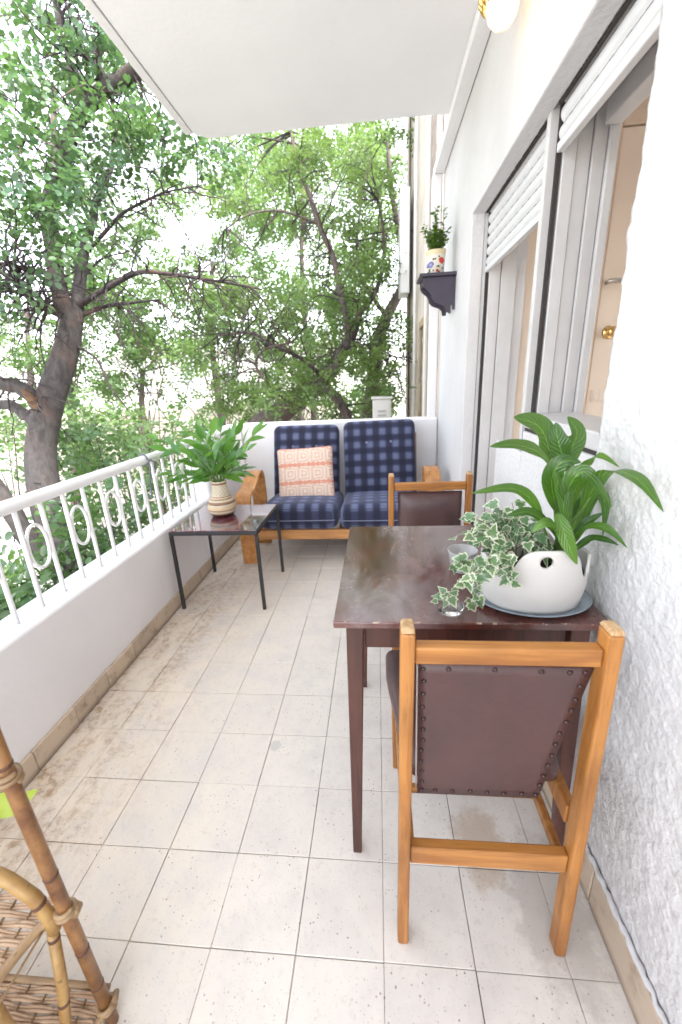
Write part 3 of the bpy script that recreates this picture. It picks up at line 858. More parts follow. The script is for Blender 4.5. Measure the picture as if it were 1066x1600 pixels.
# ---- railing
RX = -1.255
rl = thing('railing', 'white metal balcony railing with oval rings between its bars', 'railing', (RX, 0.8, PZ))
b = MB(); b.tube([(RX, y, 0.874 + 0.002 * math.sin(y * 3)) for y in np.linspace(-2.2, 2.165, 40)], 0.0245, 16); b.build('top_rail', MAT['rail_paint'], rl, smooth=True)
b = MB(); b.tube([(RX, 0, PZ - 0.01), (RX, 0, 0.86)], 0.0085, 10); bal = b.mesh('baluster', smooth=True); bal.materials.append(MAT['rail_paint'])
SP = 0.114
b = MB(); pts = []
for t in range(28):
    a = 2 * math.pi * t / 28
    ca, sa = math.cos(a), math.sin(a)
    pts.append((RX, SP / 2 + (SP / 2 - 0.012) * ca, 0.70 + 0.083 * math.copysign(abs(sa) ** 0.85, sa)))
b.tube(pts, 0.0062, 8, closed=True); ov = b.mesh('oval_ring', smooth=True); ov.materials.append(MAT['rail_paint'])
for n in range(-16, 14):
    y = 0.576 + n * SP
    if y > 2.13: continue
    new_obj('baluster', bal, None, rl, Matrix.Translation((0, y, 0)) @ Matrix.Rotation(0, 4, 'X'))
    if n % 2 == 1 and y + SP < 2.14:
        new_obj('oval_ring', ov, None, rl, Matrix.Translation((0, y, 0)))
# strap tied on the rail
b = MB()
ring = [(RX + 0.029 * math.cos(a), 1.52 + 0.02 * a / 6.3, 0.874 + 0.029 * math.sin(a)) for a in np.linspace(0, 2 * math.pi, 18)]
b.tube(ring, 0.004, 6)
b.tube([(RX + 0.034, 1.52, 0.872), (RX + 0.038, 1.515, 0.82), (RX + 0.03, 1.50, 0.77), (RX + 0.034, 1.49, 0.70), (RX + 0.03, 1.485, 0.665)], [0.004, 0.005, 0.004, 0.005, 0.004], 6)
b.tube([(RX + 0.034, 1.54, 0.872), (RX + 0.045, 1.56, 0.85), (RX + 0.04, 1.57, 0.81)], 0.004, 6)
tag(b.build('strap', m_simple('grey_strap', (0.12, 0.12, 0.16), 0.7), smooth=True), 'dark grey strap tied round the white railing', 'strap')

# ================================================================== FURNITURE
def place(mat, p):                       # local -> world
    return mat @ Vector(p)

def mb_tf(b, mat):
    b.v = [tuple(mat @ Vector(p)) for p in b.v]; return b

# ---- chairs
def chair(label, mat, panel):
    o = mat.translation
    c = thing('dining_chair', label, 'chair', tuple(o))
    def part(b, name, m, **kw):
        # keep local coordinates for the grain: mesh local, object matrix = mat
        me = b.mesh(name, kw.get('smooth', False), kw.get('bevel', 0), kw.get('seg', 2))
        return new_obj(name, me, m, c, mat)
    for s in (-1, 1):
        x = 0.167 * s
        p = part(MB().frustum((x + 0.006 * s, -0.004, 0.0), (0.0118, 0.019), (x, 0, 0.828), (0.0124, 0.020)), 'back_post', MAT['chair_wood'], bevel=0.005)
        cp = MB().frustum((x, 0, 0.8285), (0.0124, 0.020), (x, 0, 0.838), (0.0095, 0.015)).mesh('worn_cap', bevel=0.003)
        new_obj('worn_cap', cp, MAT['end_wood'], p, mat)
        part(MB().frustum((x, 0.435, 0.0), (0.012, 0.012), (x * 1.01, 0.425, 0.398), (0.016, 0.016)), 'front_leg', MAT['chair_wood'], bevel=0.004)
        part(MB().box((x - 0.011, 0.022, 0.352), (x + 0.011, 0.408, 0.398)), 'seat_rail', MAT['chair_wood'], bevel=0.003)
        part(MB().box((x * 0.93 - 0.008, 0.020, 0.252), (x * 0.93 + 0.008, 0.424, 0.279)), 'side_stretcher', MAT['chair_wood'], bevel=0.003)
    part(MB().box((-0.1548, -0.012, 0.762), (0.1548, 0.013, 0.797)), 'top_rail', MAT['chair_wood_x'], bevel=0.004)
    part(MB().box((-0.158, -0.012, 0.256), (0.158, 0.011, 0.304)), 'back_stretcher', MAT['chair_wood_x'], bevel=0.003)
    part(MB().box((-0.147, 0.140, 0.262), (0.147, 0.156, 0.278)), 'cross_stretcher', MAT['chair_wood_x'], bevel=0.002)
    part(MB().box((-0.150, 0.412, 0.352), (0.150, 0.436, 0.397)), 'front_rail', MAT['chair_wood_x'], bevel=0.003)
    # padded seat: wider at the front, rounded
    vs, fs = rounded_box((0.40, 0.40, 0.052), 0.024, 8, 0.012, 2)
    vs = [((p[0] * (0.80 + 0.20 * min(1, (p[1] + 0.2) / 0.28))), p[1] + 0.262, p[2] + 0.426) for p in vs]
    part(MB().add(vs, fs), 'seat', MAT['vinyl'], smooth=True)
    # backrest panel: flat studded rear, padded front
    (tl, tr, br, bl) = panel        # (x, y, z) corners of the rear face, seen from behind
    n = 14
    A = [np.array(q) for q in (tl, tr, br, bl)]
    def P(u, v): return (1 - v) * ((1 - u) * A[0] + u * A[1]) + v * ((1 - u) * A[3] + u * A[2])
    b = MB(); vs = []
    for side in (0, 1):
        for i in range(n + 1):
            for j in range(n + 1):
                u, v = i / n, j / n
                q = P(u, v).copy()
                k = (1 - (2 * u - 1) ** 6) * (1 - (2 * v - 1) ** 6)
                q[1] += (0.004 + 0.026 * k) if side else -0.0015 * math.sin(3 * u + 2 * v) * k
                vs.append(q)
    fs = []; N = (n + 1) ** 2
    for i in range(n):
        for j in range(n):
            a = i * (n + 1) + j
            fs.append((a, a + n + 1, a + n + 2, a + 1)); fs.append((N + a, N + a + 1, N + a + n + 2, N + a + n + 1))
    ringi = [i * (n + 1) for i in range(n + 1)] + [n * (n + 1) + j for j in range(1, n + 1)] + [i * (n + 1) + n for i in range(n - 1, -1, -1)] + [j for j in range(n - 1, 0, -1)]
    for k in range(len(ringi)):
        a, e = ringi[k], ringi[(k + 1) % len(ringi)]
        fs.append((a, e, e + N, a + N))
    bp = part(b.add(vs, fs), 'backrest', MAT['vinyl'], smooth=True)
    bp.data.materials  # shared vinyl
    pe = MB()
    lpts = [P(0.0, v) + np.array([-0.0025, 0.003, 0]) for v in np.linspace(0.01, 0.96, 8)]
    pe.tube(lpts, 0.0016, 6); e = pe.mesh('edge_piping', True); new_obj('edge_piping', e, MAT['piping_pale'], bp, mat)
    st = MB()
    prof = [(0.0052, 0.0), (0.0046, 0.0022), (0.0025, 0.0038), (0.0004, 0.0043)]
    st.lathe(prof, (0, 0, 0), 10, cap_top=True); sm = st.mesh('stud', True); sm.materials.append(MAT['stud'])
    uv = []
    for v in np.linspace(0.035, 0.97, 12): uv += [(0.03, v), (0.965, v)]
    for u in (0.17, 0.45, 0.72, 0.88): uv.append((u, 0.03))
    for u in np.linspace(0.15, 0.85, 6): uv.append((u, 0.97))
    for u, v in uv:
        q = P(u + random.uniform(-.008, .008), v + random.uniform(-.008, .008))
        new_obj('stud', sm, None, bp, mat @ Matrix.Translation((q[0], q[1] + 0.0002, q[2])) @ Matrix.Rotation(R(90), 4, 'X'))
    return c

chair('honey wood dining chair seen from behind, studs round its brown vinyl back',
      Matrix.Translation((0.217, 0.055, 0)), [(-0.147, -0.002, 0.757), (0.150, 0.0, 0.752), (0.108, 0.042, 0.392), (-0.142, 0.028, 0.408)])
chair('honey wood dining chair tucked behind the table, its padded brown back facing the camera',
      Matrix.Translation((0.228, 1.205, 0)) @ Matrix.Rotation(math.pi, 4, 'Z'), [(-0.139, -0.002, 0.755), (0.139, -0.002, 0.755), (0.134, 0.03, 0.40), (-0.134, 0.03, 0.40)])

# ---- dining table
tb = thing('dining_table', 'worn dark mahogany dining table against the stucco wall', 'table', (0.2, 0.55, 0))
TX0, TX1, TY0, TY1, TT = -0.103, 0.496, 0.236, 0.862, 0.72
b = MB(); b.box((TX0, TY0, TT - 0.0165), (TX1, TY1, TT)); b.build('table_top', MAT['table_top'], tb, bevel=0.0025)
for x, y in ((TX0 + 0.048, TY0 + 0.035), (TX1 - 0.055, TY0 + 0.035), (TX0 + 0.048, TY1 - 0.04), (TX1 - 0.055, TY1 - 0.04)):
    sx = -1 if x < 0.2 else 1; sy = -1 if y < 0.5 else 1
    b = MB(); b.frustum((x + 0.014 * sx, y + 0.042 * sy, 0.0), (0.0115, 0.0115), (x, y, TT - 0.0175), (0.0205, 0.0205)); b.build('leg', MAT['table_wood'], tb, bevel=0.003)
b = MB(); b.box((TX0 + 0.070, TY0 + 0.030, 0.632), (TX1 - 0.077, TY0 + 0.048, TT - 0.0175)); b.build('apron', MAT['table_wood'], tb, bevel=0.002)
b = MB(); b.box((TX0 + 0.070, TY1 - 0.052, 0.632), (TX1 - 0.077, TY1 - 0.034, TT - 0.0175)); b.build('apron', MAT['table_wood'], tb, bevel=0.002)
b = MB(); b.box((TX0 + 0.038, TY0 + 0.0565, 0.632), (TX0 + 0.056, TY1 - 0.0615, TT - 0.0175)); b.build('apron', MAT['table_wood'], tb, bevel=0.002)
b = MB(); b.box((TX1 - 0.064, TY0 + 0.0565, 0.632), (TX1 - 0.046, TY1 - 0.0615, TT - 0.0175)); b.build('apron', MAT['table_wood'], tb, bevel=0.002)

# ---- sofa
sf = thing('sofa', 'two-seat bentwood sofa with navy plaid velour cushions by the back wall', 'sofa', (-0.27, 2.45, 0))
def ribbon(path, x0, x1, th):
    P_ = [np.array(q, float) for q in path]
    dense = []
    for i in range(len(P_) - 1):
        p0 = P_[max(i - 1, 0)]; p1 = P_[i]; p2 = P_[i + 1]; p3 = P_[min(i + 2, len(P_) - 1)]
        for t in np.linspace(0, 1, 6, endpoint=False):
            dense.append(0.5 * ((2 * p1) + (-p0 + p2) * t + (2 * p0 - 5 * p1 + 4 * p2 - p3) * t * t + (-p0 + 3 * p1 - 3 * p2 + p3) * t ** 3))
    dense.append(P_[-1])
    b = MB(); vs = []; m = len(dense)
    for i, q in enumerate(dense):
        t = dense[min(i + 1, m - 1)] - dense[max(i - 1, 0)]; t /= np.linalg.norm(t); n = np.array([-t[1], t[0]])
        for x in (x0, x1):
            for s in (-1, 1):
                e = q + n * th / 2 * s
                vs.append((x, e[0], e[1]))
    fs = []
    for i in range(m - 1):
        a = 4 * i; c = a + 4
        fs += [(a, a + 1, c + 1, c), (a + 2, c + 2, c + 3, a + 3), (a, c, c + 2, a + 2), (a + 1, a + 3, c + 3, c + 1)]
    fs += [(0, 2, 3, 1), (4 * m - 4, 4 * m - 3, 4 * m - 1, 4 * m - 2)]
    return b.add(vs, fs)
for x0, x1 in ((-0.975, -0.866), (0.326, 0.435)):
    b = ribbon([(2.085, 0.0), (2.075, 0.2), (2.062, 0.38), (2.056, 0.45), (2.072, 0.50), (2.12, 0.518), (2.18, 0.522), (2.25, 0.548), (2.32, 0.592), (2.39, 0.606), (2.435, 0.588), (2.455, 0.52), (2.46, 0.3), (2.475, 0.0)], x0, x1, 0.025)
    b.build('bentwood_arm', MAT['sofa_wood'], sf, bevel=0.004)
b = MB(); b.box((-0.8655, 2.085, 0.180), (0.3255, 2.112, 0.250)); b.build('front_rail', MAT['sofa_wood_x'], sf, bevel=0.004)
b = MB(); b.box((-0.8655, 2.60, 0.160), (0.3255, 2.63, 0.230)); b.build('rear_rail', MAT['sofa_wood_x'], sf, bevel=0.004)
for x in np.linspace(-0.78, 0.24, 9):
    b = MB(); b.box((x - 0.02, 2.113, 0.185), (x + 0.02, 2.599, 0.198)); b.build('seat_slat', MAT['sofa_wood'], sf, bevel=0.002)
for x0 in (-0.84, 0.28):
    b = MB(); Mx = Matrix.Translation((x0, 2.625, 0.18)) @ Matrix.Rotation(R(-18), 4, 'X'); b.box((0, 0, 0), (0.035, 0.03, 0.66)); mb_tf(b, Mx); b.build('back_upright', MAT['sofa_wood'], sf, bevel=0.004)
for k, (xa, xb) in enumerate(((-0.835, -0.278), (-0.262, 0.290))):
    wdt = xb - xa
    vs, fs = rounded_box((wdt, 0.60, 0.165), 0.05, 14, 0.018, 2)
    m = Matrix.Translation(((xa + xb) / 2, 2.375, 0.318 - 0.006 * k)) @ Matrix.Rotation(R(-4.5), 4, 'X')
    sc = new_obj('seat_cushion', MB().add(vs, fs).mesh('seat_cushion', True), MAT['plaid_seat'], sf, m)
    pp = MB(); pp.tube([(x, -0.302 + 0.016 * abs(x / wdt * 2) ** 8, -0.018) for x in np.linspace(-wdt / 2 + 0.02, wdt / 2 - 0.02, 20)], 0.0028, 6)
    new_obj('cushion_piping', pp.mesh('cushion_piping', True), m_simple('grey_blue_piping', (0.22, 0.24, 0.33), 0.8), sc, m)
for k, (xa, xb, z) in enumerate(((-0.842, -0.306, 0.588), (-0.266, 0.302, 0.606))):
    wdt = xb - xa
    vs, fs = rounded_box((wdt, 0.13, 0.64), 0.055, 14, 0.02, 1)
    out = []
    for p in vs:                           # soft tufts round the two buttons
        q = list(p)
        for bx in (-0.1, 0.09):
            dd = (p[0] - bx) ** 2 + (p[2] - 0.14) ** 2
            if p[1] < 0: q[1] += 0.018 * math.exp(-dd / 0.0016)
        out.append(tuple(q))
    m = Matrix.Translation(((xa + xb) / 2, 2.70, z)) @ Matrix.Rotation(R(-17), 4, 'X') @ Matrix.Rotation(R(-0.8 if k else 0.6), 4, 'Y')
    bc = new_obj('back_cushion', MB().add(out, fs).mesh('back_cushion', True), MAT['plaid_back'], sf, m)
    for bx in (-0.1, 0.09):
        l = MB().lathe([(0.010, 0), (0.009, 0.004), (0.004, 0.007), (0.0005, 0.008)], (0, 0, 0), 12, cap_top=True)
        new_obj('button', l.mesh('button', True), m_simple('grey_button', (0.2, 0.2, 0.28), 0.5), bc, m @ Matrix.Translation((bx, -0.068, 0.14)) @ Matrix.Rotation(R(90), 4, 'X'))
# throw pillow
vs, fs = rounded_box((0.43, 0.085, 0.415), 0.028, 14, 0.032, 1, 0.035)
m = Matrix.Translation((-0.548, 2.487, 0.555)) @ Matrix.Rotation(R(-20), 4, 'X') @ Matrix.Rotation(R(-2.5), 4, 'Y')
pil = new_obj('throw_pillow', MB().add(vs, fs).mesh('throw_pillow', True), MAT['pillow'], None, m)
tag(pil, 'square coral and cream patterned pillow on the left half of the sofa', 'pillow')
pp = MB(); ring = []
for t in range(80):
    a = t / 80 * 4; s = int(a); u = a - s
    P4 = [(-1, -1), (1, -1), (1, 1), (-1, 1)]
    x = P4[s][0] + (P4[(s + 1) % 4][0] - P4[s][0]) * u; z = P4[s][1] + (P4[(s + 1) % 4][1] - P4[s][1]) * u
    cx = x * 0.214 * (1 - 0.035 * (1 - z * z)); cz = z * 0.207 * (1 - 0.035 * (1 - x * x))
    if abs(x) > 0.93 and abs(z) > 0.93: cx *= 0.975; cz *= 0.975
    ring.append((cx, 0, cz))
pp.tube(ring, 0.0035, 6, closed=True); new_obj('pillow_piping', pp.mesh('pillow_piping', True), MAT['coral_edge'], pil, m)

# ---- metal side table
st = thing('side_table', 'small black metal side table with glossy mosaic glass top', 'table', (-0.9, 1.7, 0))
SX0, SX1, SY0, SY1, SZ = -1.150, -0.650, 1.455, 1.955, 0.48
for x in (SX0 + 0.009, SX1 - 0.009):
    for y in (SY0 + 0.009, SY1 - 0.009):
        b = MB(); b.box((x - 0.009, y - 0.009, 0.0), (x + 0.009, y + 0.009, SZ - 0.021)); b.build('leg', MAT['black_metal'], st, bevel=0.002)
b = MB()
b.box((SX0, SY0, SZ - 0.020), (SX1, SY0 + 0.018, SZ)); b.box((SX0, SY1 - 0.018, SZ - 0.020), (SX1, SY1, SZ))
b.box((SX0, SY0 + 0.0185, SZ - 0.020), (SX0 + 0.018, SY1 - 0.0185, SZ)); b.box((SX1 - 0.018, SY0 + 0.0185, SZ - 0.020), (SX1, SY1 - 0.0185, SZ)); b.build('frame', MAT['black_metal'], st, bevel=0.002)
b = MB(); b.box((SX0 + 0.008, SY0 + 0.008, SZ + 0.0003), (SX1 - 0.008, SY1 - 0.008, SZ + 0.006)); b.build('glass_top', MAT['mosaic'], st, bevel=0.0015)

# ---- vase and its foliage
VX, VY, VZ = -0.938, 1.735, SZ + 0.0062
prof = [(0.050, 0.0), (0.062, 0.004), (0.072, 0.018), (0.082, 0.036), (0.0845, 0.055), (0.0825, 0.072), (0.0795, 0.080), (0.0815, 0.086), (0.0805, 0.093), (0.070, 0.102), (0.063, 0.108), (0.0625, 0.116), (0.056, 0.121), (0.0545, 0.128), (0.050, 0.15), (0.0455, 0.18), (0.0425, 0.20), (0.044, 0.211), (0.042, 0.215), (0.038, 0.211), (0.036, 0.19), (0.03, 0.14)]
vb = MB().lathe(prof, (0, 0, 0), 48)
vase = new_obj('vase', vb.mesh('vase', True), MAT['vase'], None, Matrix.Translation((VX, VY, VZ)))
tag(vase, 'banded brown and cream stoneware vase on the black side table', 'vase')

def leaf_mesh(name, L, W, n=6, fold=0.18, curl=0.15, tip=1.6, serr=0.0):
    """lanceolate leaf along +Y from the origin, normal +Z, with UVs"""
    V = []; F = []; UV = []
    for i in range(n + 1):
        t = i / n
        wd = W / 2 * (math.sin(math.pi * min(1, t ** 0.8)) ** 0.9) if 0 < i < n else W * 0.03
        zc = -curl * L * t * t
        for s in (-1, 0, 1):
            V.append((s * wd, t * L, zc + abs(s) * wd * fold)); UV.append(((s + 1) / 2, t))
    for i in range(n):
        for s in (0, 1):
            a = i * 3 + s; F.append((a, a + 1, a + 4, a + 3))
    me = bpy.data.meshes.new(name); me.from_pydata(V, [], F)
    uvl = me.uv_layers.new(name='UVMap')
    for lp in me.loops: uvl.data[lp.index].uv = UV[lp.vertex_index]
    me.polygons.foreach_set('use_smooth', [True] * len(me.polygons)); me.update()
    return me

def frame_from(dirv, up):
    y = Vector(dirv).normalized(); z = Vector(up) - y * Vector(up).dot(y)
    if z.length < 1e-4: z = Vector((0.3, 0.5, 1)) - y * Vector((0.3, 0.5, 1)).dot(y)
    z.normalize(); x = y.cross(z)
    return Matrix((x, y, z)).transposed().to_4x4()

bq = thing('foliage_bunch', 'bunch of glossy green leafy stems standing in the stoneware vase', 'foliage', (VX, VY, VZ + 0.15))
blm = [leaf_mesh('leaf', 0.115, 0.041, 6, 0.22, 0.12), leaf_mesh('leaf', 0.100, 0.037, 6, 0.2, 0.22), leaf_mesh('leaf', 0.078, 0.031, 6, 0.3, 0.05)]
for me in blm: me.materials.append(MAT['bouquet_leaf'])
tips = [(248, 674, 0.02), (262, 692, -0.12), (292, 662, 0.14), (326, 656, 0.05), (346, 657, 0.18), (368, 668, 0.0), (402, 664, 0.06), (268, 728, -0.05), (300, 700, -0.15), (386, 692, -0.1), (330, 690, -0.16), (358, 690, 0.16), (318, 675, -0.05), (380, 722, 0.1)]
for px, py, dy in tips:
    tipp = atY(px, py + 12, VY + dy)
    base = np.array([VX + random.uniform(-.022, .022), VY + random.uniform(-.022, .022), VZ + 0.10])
    neck = np.array([VX, VY, VZ + 0.213]) + np.array([np.clip((tipp[0] - VX) * 0.12, -.026, .026), np.clip(dy * 0.15, -.026, .026), 0])
    ctrl = neck + np.array([(tipp[0] - VX) * 0.25, dy * 0.25, (tipp[2] - neck[2]) * 0.62])
    path = [base, neck] + [(1 - t) ** 2 * neck + 2 * t * (1 - t) * ctrl + t * t * tipp for t in np.linspace(0.12, 1, 9)]
    b = MB().tube(path, np.linspace(0.0038, 0.0016, len(path)), 6); b.build('stem', MAT['stem_green'], bq, smooth=True)
    k = 0
    for t in np.linspace(0.10, 1.0, 10):
        q = (1 - t) ** 2 * neck + 2 * t * (1 - t) * ctrl + t * t * tipp
        dq = 2 * (1 - t) * (ctrl - neck) + 2 * t * (tipp - ctrl); dq /= np.linalg.norm(dq)
        side = np.cross(dq, [0, -0.5, 0.85]); side /= np.linalg.norm(side) + 1e-9
        s = 1 if k % 2 else -1; k += 1
        d = dq * random.uniform(0.75, 1.1) + side * s * random.uniform(0.55, 0.9) + rng.normal(0, 0.18, 3)
        if t > 0.97: d = dq + rng.normal(0, 0.1, 3)
        me = random.choice(blm[:2] if 0.15 < t < 0.85 else blm)
        up = np.array([0, -0.55, 0.8]) + rng.normal(0, 0.35, 3)
        new_obj('leaf', me, None, bq, Matrix.Translation(q.tolist()) @ frame_from(d, up) @ Matrix.Scale(random.uniform(0.8, 1.15), 4))

# ---- planter on its saucer
PC = (0.360, 0.343); PB = TT + 0.0165
b = MB(); b.lathe([(0.075, 0.0), (0.112, 0.002), (0.128, 0.009), (0.1345, 0.0135), (0.133, 0.0155), (0.126, 0.0115), (0.111, 0.0055), (0.06, 0.005), (0.001, 0.005)], (PC[0], PC[1], TT + 0.0006), 56, sy=0.76)
tag(b.build('saucer', MAT['saucer'], smooth=True), 'blue-grey oval saucer under the white planter', 'saucer')
pl = thing('planter', 'oval white ceramic planter with notched rim and round holes on the table', 'planter', (PC[0], PC[1], TT + 0.006))
NA, NZ = 96, 18
PB = TT + 0.0063
def rim(th):
    dd = math.degrees(th) % 360
    def bumpf(c, w, p=2): 
        x = abs((dd - c + 180) % 360 - 180) / w
        return math.exp(-x ** p)
    return 0.120 + 0.034 * bumpf(272, 33, 4) + 0.034 * bumpf(92, 33, 4) - 0.040 * bumpf(218, 18, 4) - 0.040 * bumpf(323, 14, 4) - 0.03 * bumpf(37, 14, 4) - 0.03 * bumpf(144, 16, 4)
V = []; F = []
AX, AY = 0.116, 0.086
for lay in (0, 1):
    for i in range(NA):
        th = 2 * math.pi * i / NA
        for j in range(NZ + 1):
            t = j / NZ; h = rim(th) * t
            s = 0.90 + 0.12 * math.sin(min(1.0, (h + 0.012) / 0.10) * math.pi / 2 * 1.15)
            th_ = 0.0065 if lay else 0
            if lay: h = max(h - (0.0 if j == NZ else 0.0), 0.006)
            V.append((PC[0] + (AX * s - th_) * math.cos(th), PC[1] + (AY * s - th_) * math.sin(th), PB + h))
def ix(l, i, j): return l * NA * (NZ + 1) + (i % NA) * (NZ + 1) + j
hole_cells = set()
for i in range(NA):
    for j in range(NZ):
        F.append((ix(0, i, j), ix(0, i + 1, j), ix(0, i + 1, j + 1), ix(0, i, j + 1)))
        F.append((ix(1, i, j), ix(1, i, j + 1), ix(1, i + 1, j + 1), ix(1, i + 1, j)))
    F.append((ix(0, i, NZ), ix(0, i + 1, NZ), ix(1, i + 1, NZ), ix(1, i, NZ)))
F.append(tuple(ix(0, i, 0) for i in range(NA - 1, -1, -1))); F.append(tuple(ix(1, i, 0) for i in range(NA)))
body = MB().add(V, F).build('body', MAT['ceramic_white'], pl, smooth=True)
# bore the round handle hole through the front and back humps, then drop the cutter
cut = MB().tube([(PC[0] - 0.006, PC[1] - 0.16, PB + 0.128), (PC[0] - 0.006, PC[1] + 0.16, PB + 0.128)], 0.0135, 28).build('cutter', MAT['ceramic_white'])
md = body.modifiers.new('hole', 'BOOLEAN'); md.operation = 'DIFFERENCE'; md.object = cut; md.solver = 'EXACT'
bpy.context.view_layer.update()
dg = bpy.context.evaluated_depsgraph_get()
me2 = bpy.data.meshes.new_from_object(body.evaluated_get(dg))
body.modifiers.remove(md)
if len(me2.polygons) > 100: body.data = me2
bpy.data.objects.remove(cut)
b = MB(); n = 40
vs = [(PC[0], PC[1], PB + 0.088)]
for rr in (0.35, 0.7, 0.985):
    for i in range(n):
        a = 2 * math.pi * i / n
        vs.append((PC[0] + (AX - 0.005) * rr * math.cos(a), PC[1] + (AY - 0.005) * rr * math.sin(a), PB + 0.074 + random.uniform(-.006, .008) + 0.010 * (1 - rr)))
fs = [(0, 1 + i, 1 + (i + 1) % n) for i in range(n)]
for k in range(2):
    for i in range(n): fs.append((1 + k * n + i, 1 + (k + 1) * n + i, 1 + (k + 1) * n + (i + 1) % n, 1 + k * n + (i + 1) % n))
b.add(vs, fs).build('soil', MAT['soil'], pl, smooth=True)

# ---- peace lily
def catmull(P_, n):
    P_ = [np.asarray(q, float) for q in P_]; out = []
    for i in range(len(P_) - 1):
        p0 = P_[max(i - 1, 0)]; p1 = P_[i]; p2 = P_[i + 1]; p3 = P_[min(i + 2, len(P_) - 1)]
        for t in np.linspace(0, 1, n, endpoint=False):
            out.append(0.5 * ((2 * p1) + (-p0 + p2) * t + (2 * p0 - 5 * p1 + 4 * p2 - p3) * t * t + (-p0 + 3 * p1 - 3 * p2 + p3) * t ** 3))
    out.append(P_[-1]); return out

def blade(path, W, up, fold=0.25, peak=0.42):
    n = len(path); V = []; F = []; UV = []
    for i, q in enumerate(path):
        t = i / (n - 1)
        tg = path[min(i + 1, n - 1)] - path[max(i - 1, 0)]; tg = tg / (np.linalg.norm(tg) + 1e-9)
        sd = np.cross(tg, up); sd /= np.linalg.norm(sd) + 1e-9
        nm = np.cross(sd, tg)
        e = math.log(0.5) / math.log(peak)
        wd = W / 2 * math.sin(math.pi * (t ** e)) ** 0.85 if 0 < i < n - 1 else W * 0.02
        for s in (-1, -0.5, 0, 0.5, 1):
            ripple = 0.06 * wd * math.sin(t * 14 + s * 2) * abs(s)
            V.append(q + sd * s * wd + nm * (fold * wd * abs(s) ** 1.4 + ripple)); UV.append(((s + 1) / 2, t))
    for i in range(n - 1):
        for s in range(4):
            a = i * 5 + s; F.append((a, a + 1, a + 6, a + 5))
    me = bpy.data.meshes.new('leaf'); me.from_pydata([tuple(v) for v in V], [], F)
    uvl = me.uv_layers.new(name='UVMap')
    for lp in me.loops: uvl.data[lp.index].uv = UV[lp.vertex_index]
    me.polygons.foreach_set('use_smooth', [True] * len(me.polygons)); me.update()
    return me

lily = thing('peace_lily', 'tall peace lily with broad glossy green leaves growing in the white planter', 'plant', (0.41, 0.35, PB + 0.1))
LB = np.array([0.418, 0.352, PB + 0.095])
LL = [
    ([(863, 722), (852, 682), (836, 662), (803, 652)], (.40, .40, .38, .36), .064, (0.2, -0.8, 0.5)),
    ([(886, 732), (876, 702), (871, 682), (869, 660)], (.36, .35, .35, .36), .046, (0, -1, 0.25)),
    ([(886, 735), (893, 702), (902, 675), (887, 651)], (.38, .39, .39, .38), .050, (0.25, -1, 0.2)),
    ([(861, 728), (840, 706), (805, 695), (766, 698)], (.34, .32, .30, .28), .040, (0, -0.6, 0.8)),
    ([(871, 800), (862, 752), (878, 722), (908, 722)], (.35, .31, .29, .29), .040, (-0.3, -0.8, 0.5)),
    ([(892, 790), (908, 742), (932, 712), (968, 730)], (.36, .34, .30, .27), .030, (0, -0.5, 0.85)),
    ([(908, 800), (945, 740), (995, 748), (1037, 800)], (.33, .25, .17, .125), .040, (0, -0.4, 0.9)),
    ([(892, 812), (888, 765), (915, 738), (956, 792)], (.33, .29, .26, .24), .040, (0, -0.75, 0.65)),
    ([(850, 824), (834, 786), (800, 763), (737, 771)], (.32, .30, .29, .28), .034, (0, -0.6, 0.8)),
    ([(872, 842), (852, 816), (825, 800), (794, 806)], (.32, .29, .27, .26), .032, (0, -0.6, 0.8)),
    ([(880, 846), (868, 825), (852, 817), (830, 832)], (.31, .27, .25, .25), .030, (0, -0.6, 0.8)),
    ([(905, 835), (928, 775), (945, 785), (942, 838)], (.36, .34, .32, .31), .036, (0.4, -0.9, 0.3)),
    ([(893, 852), (920, 824), (950, 827), (980, 856)], (.31, .27, .24, .22), .026, (0, -0.5, 0.8)),
    ([(872, 800), (880, 828), (890, 855), (902, 882)], (.29, .265, .255, .25), .034, (0, -0.9, 0.4)),
    ([(888, 852), (910, 822), (925, 811), (944, 801)], (.34, .32, .31, .30), .020, (0, -0.6, 0.7)),
    ([(888, 845), (904, 800), (912, 765), (904, 735)], (.40, .40, .40, .39), .042, (0, -1, 0.2)),
    ([(882, 835), (880, 785), (872, 752), (864, 735)], (.30, .29, .29, .29), .030, (0.3, -1, 0.2)),
    ([(893, 862), (922, 842), (945, 843), (968, 852)], (.30, .28, .26, .25), .020, (0, -0.5, 0.8)),
    ([(895, 830), (920, 790), (930, 765), (918, 738)], (.42, .43, .43, .42), .034, (0.2, -1, 0.2)),
    ([(885, 820), (905, 775), (935, 755), (965, 752)], (.40, .39, .36, .33), .030, (0, -0.6, 0.8)),
]
for pts, ys_, W, up in LL:
    P3 = [atY(p[0], p[1], y) for p, y in zip(pts, ys_)]
    for q in P3: q[0] = min(q[0], WX - 0.02)
    path = catmull(P3, 6)
    lf = new_obj('leaf', blade(path, W, np.array(up, float), 0.13), MAT['lily_leaf'], lily)
    b0 = LB + np.array([random.uniform(-.02, .02), random.uniform(-.015, .015), -0.01])
    mid = (b0 + P3[0]) / 2 + np.array([0, 0.004, 0.01])
    MB().tube([b0, b0 * 0.75 + mid * 0.25 + np.array([0, 0, .008]), mid, P3[0], P3[0] * 0.6 + P3[1] * 0.4], [0.0042, 0.0038, 0.0032, 0.0026, 0.0016], 7).build('stalk', MAT['stem_green'], lily, smooth=True)

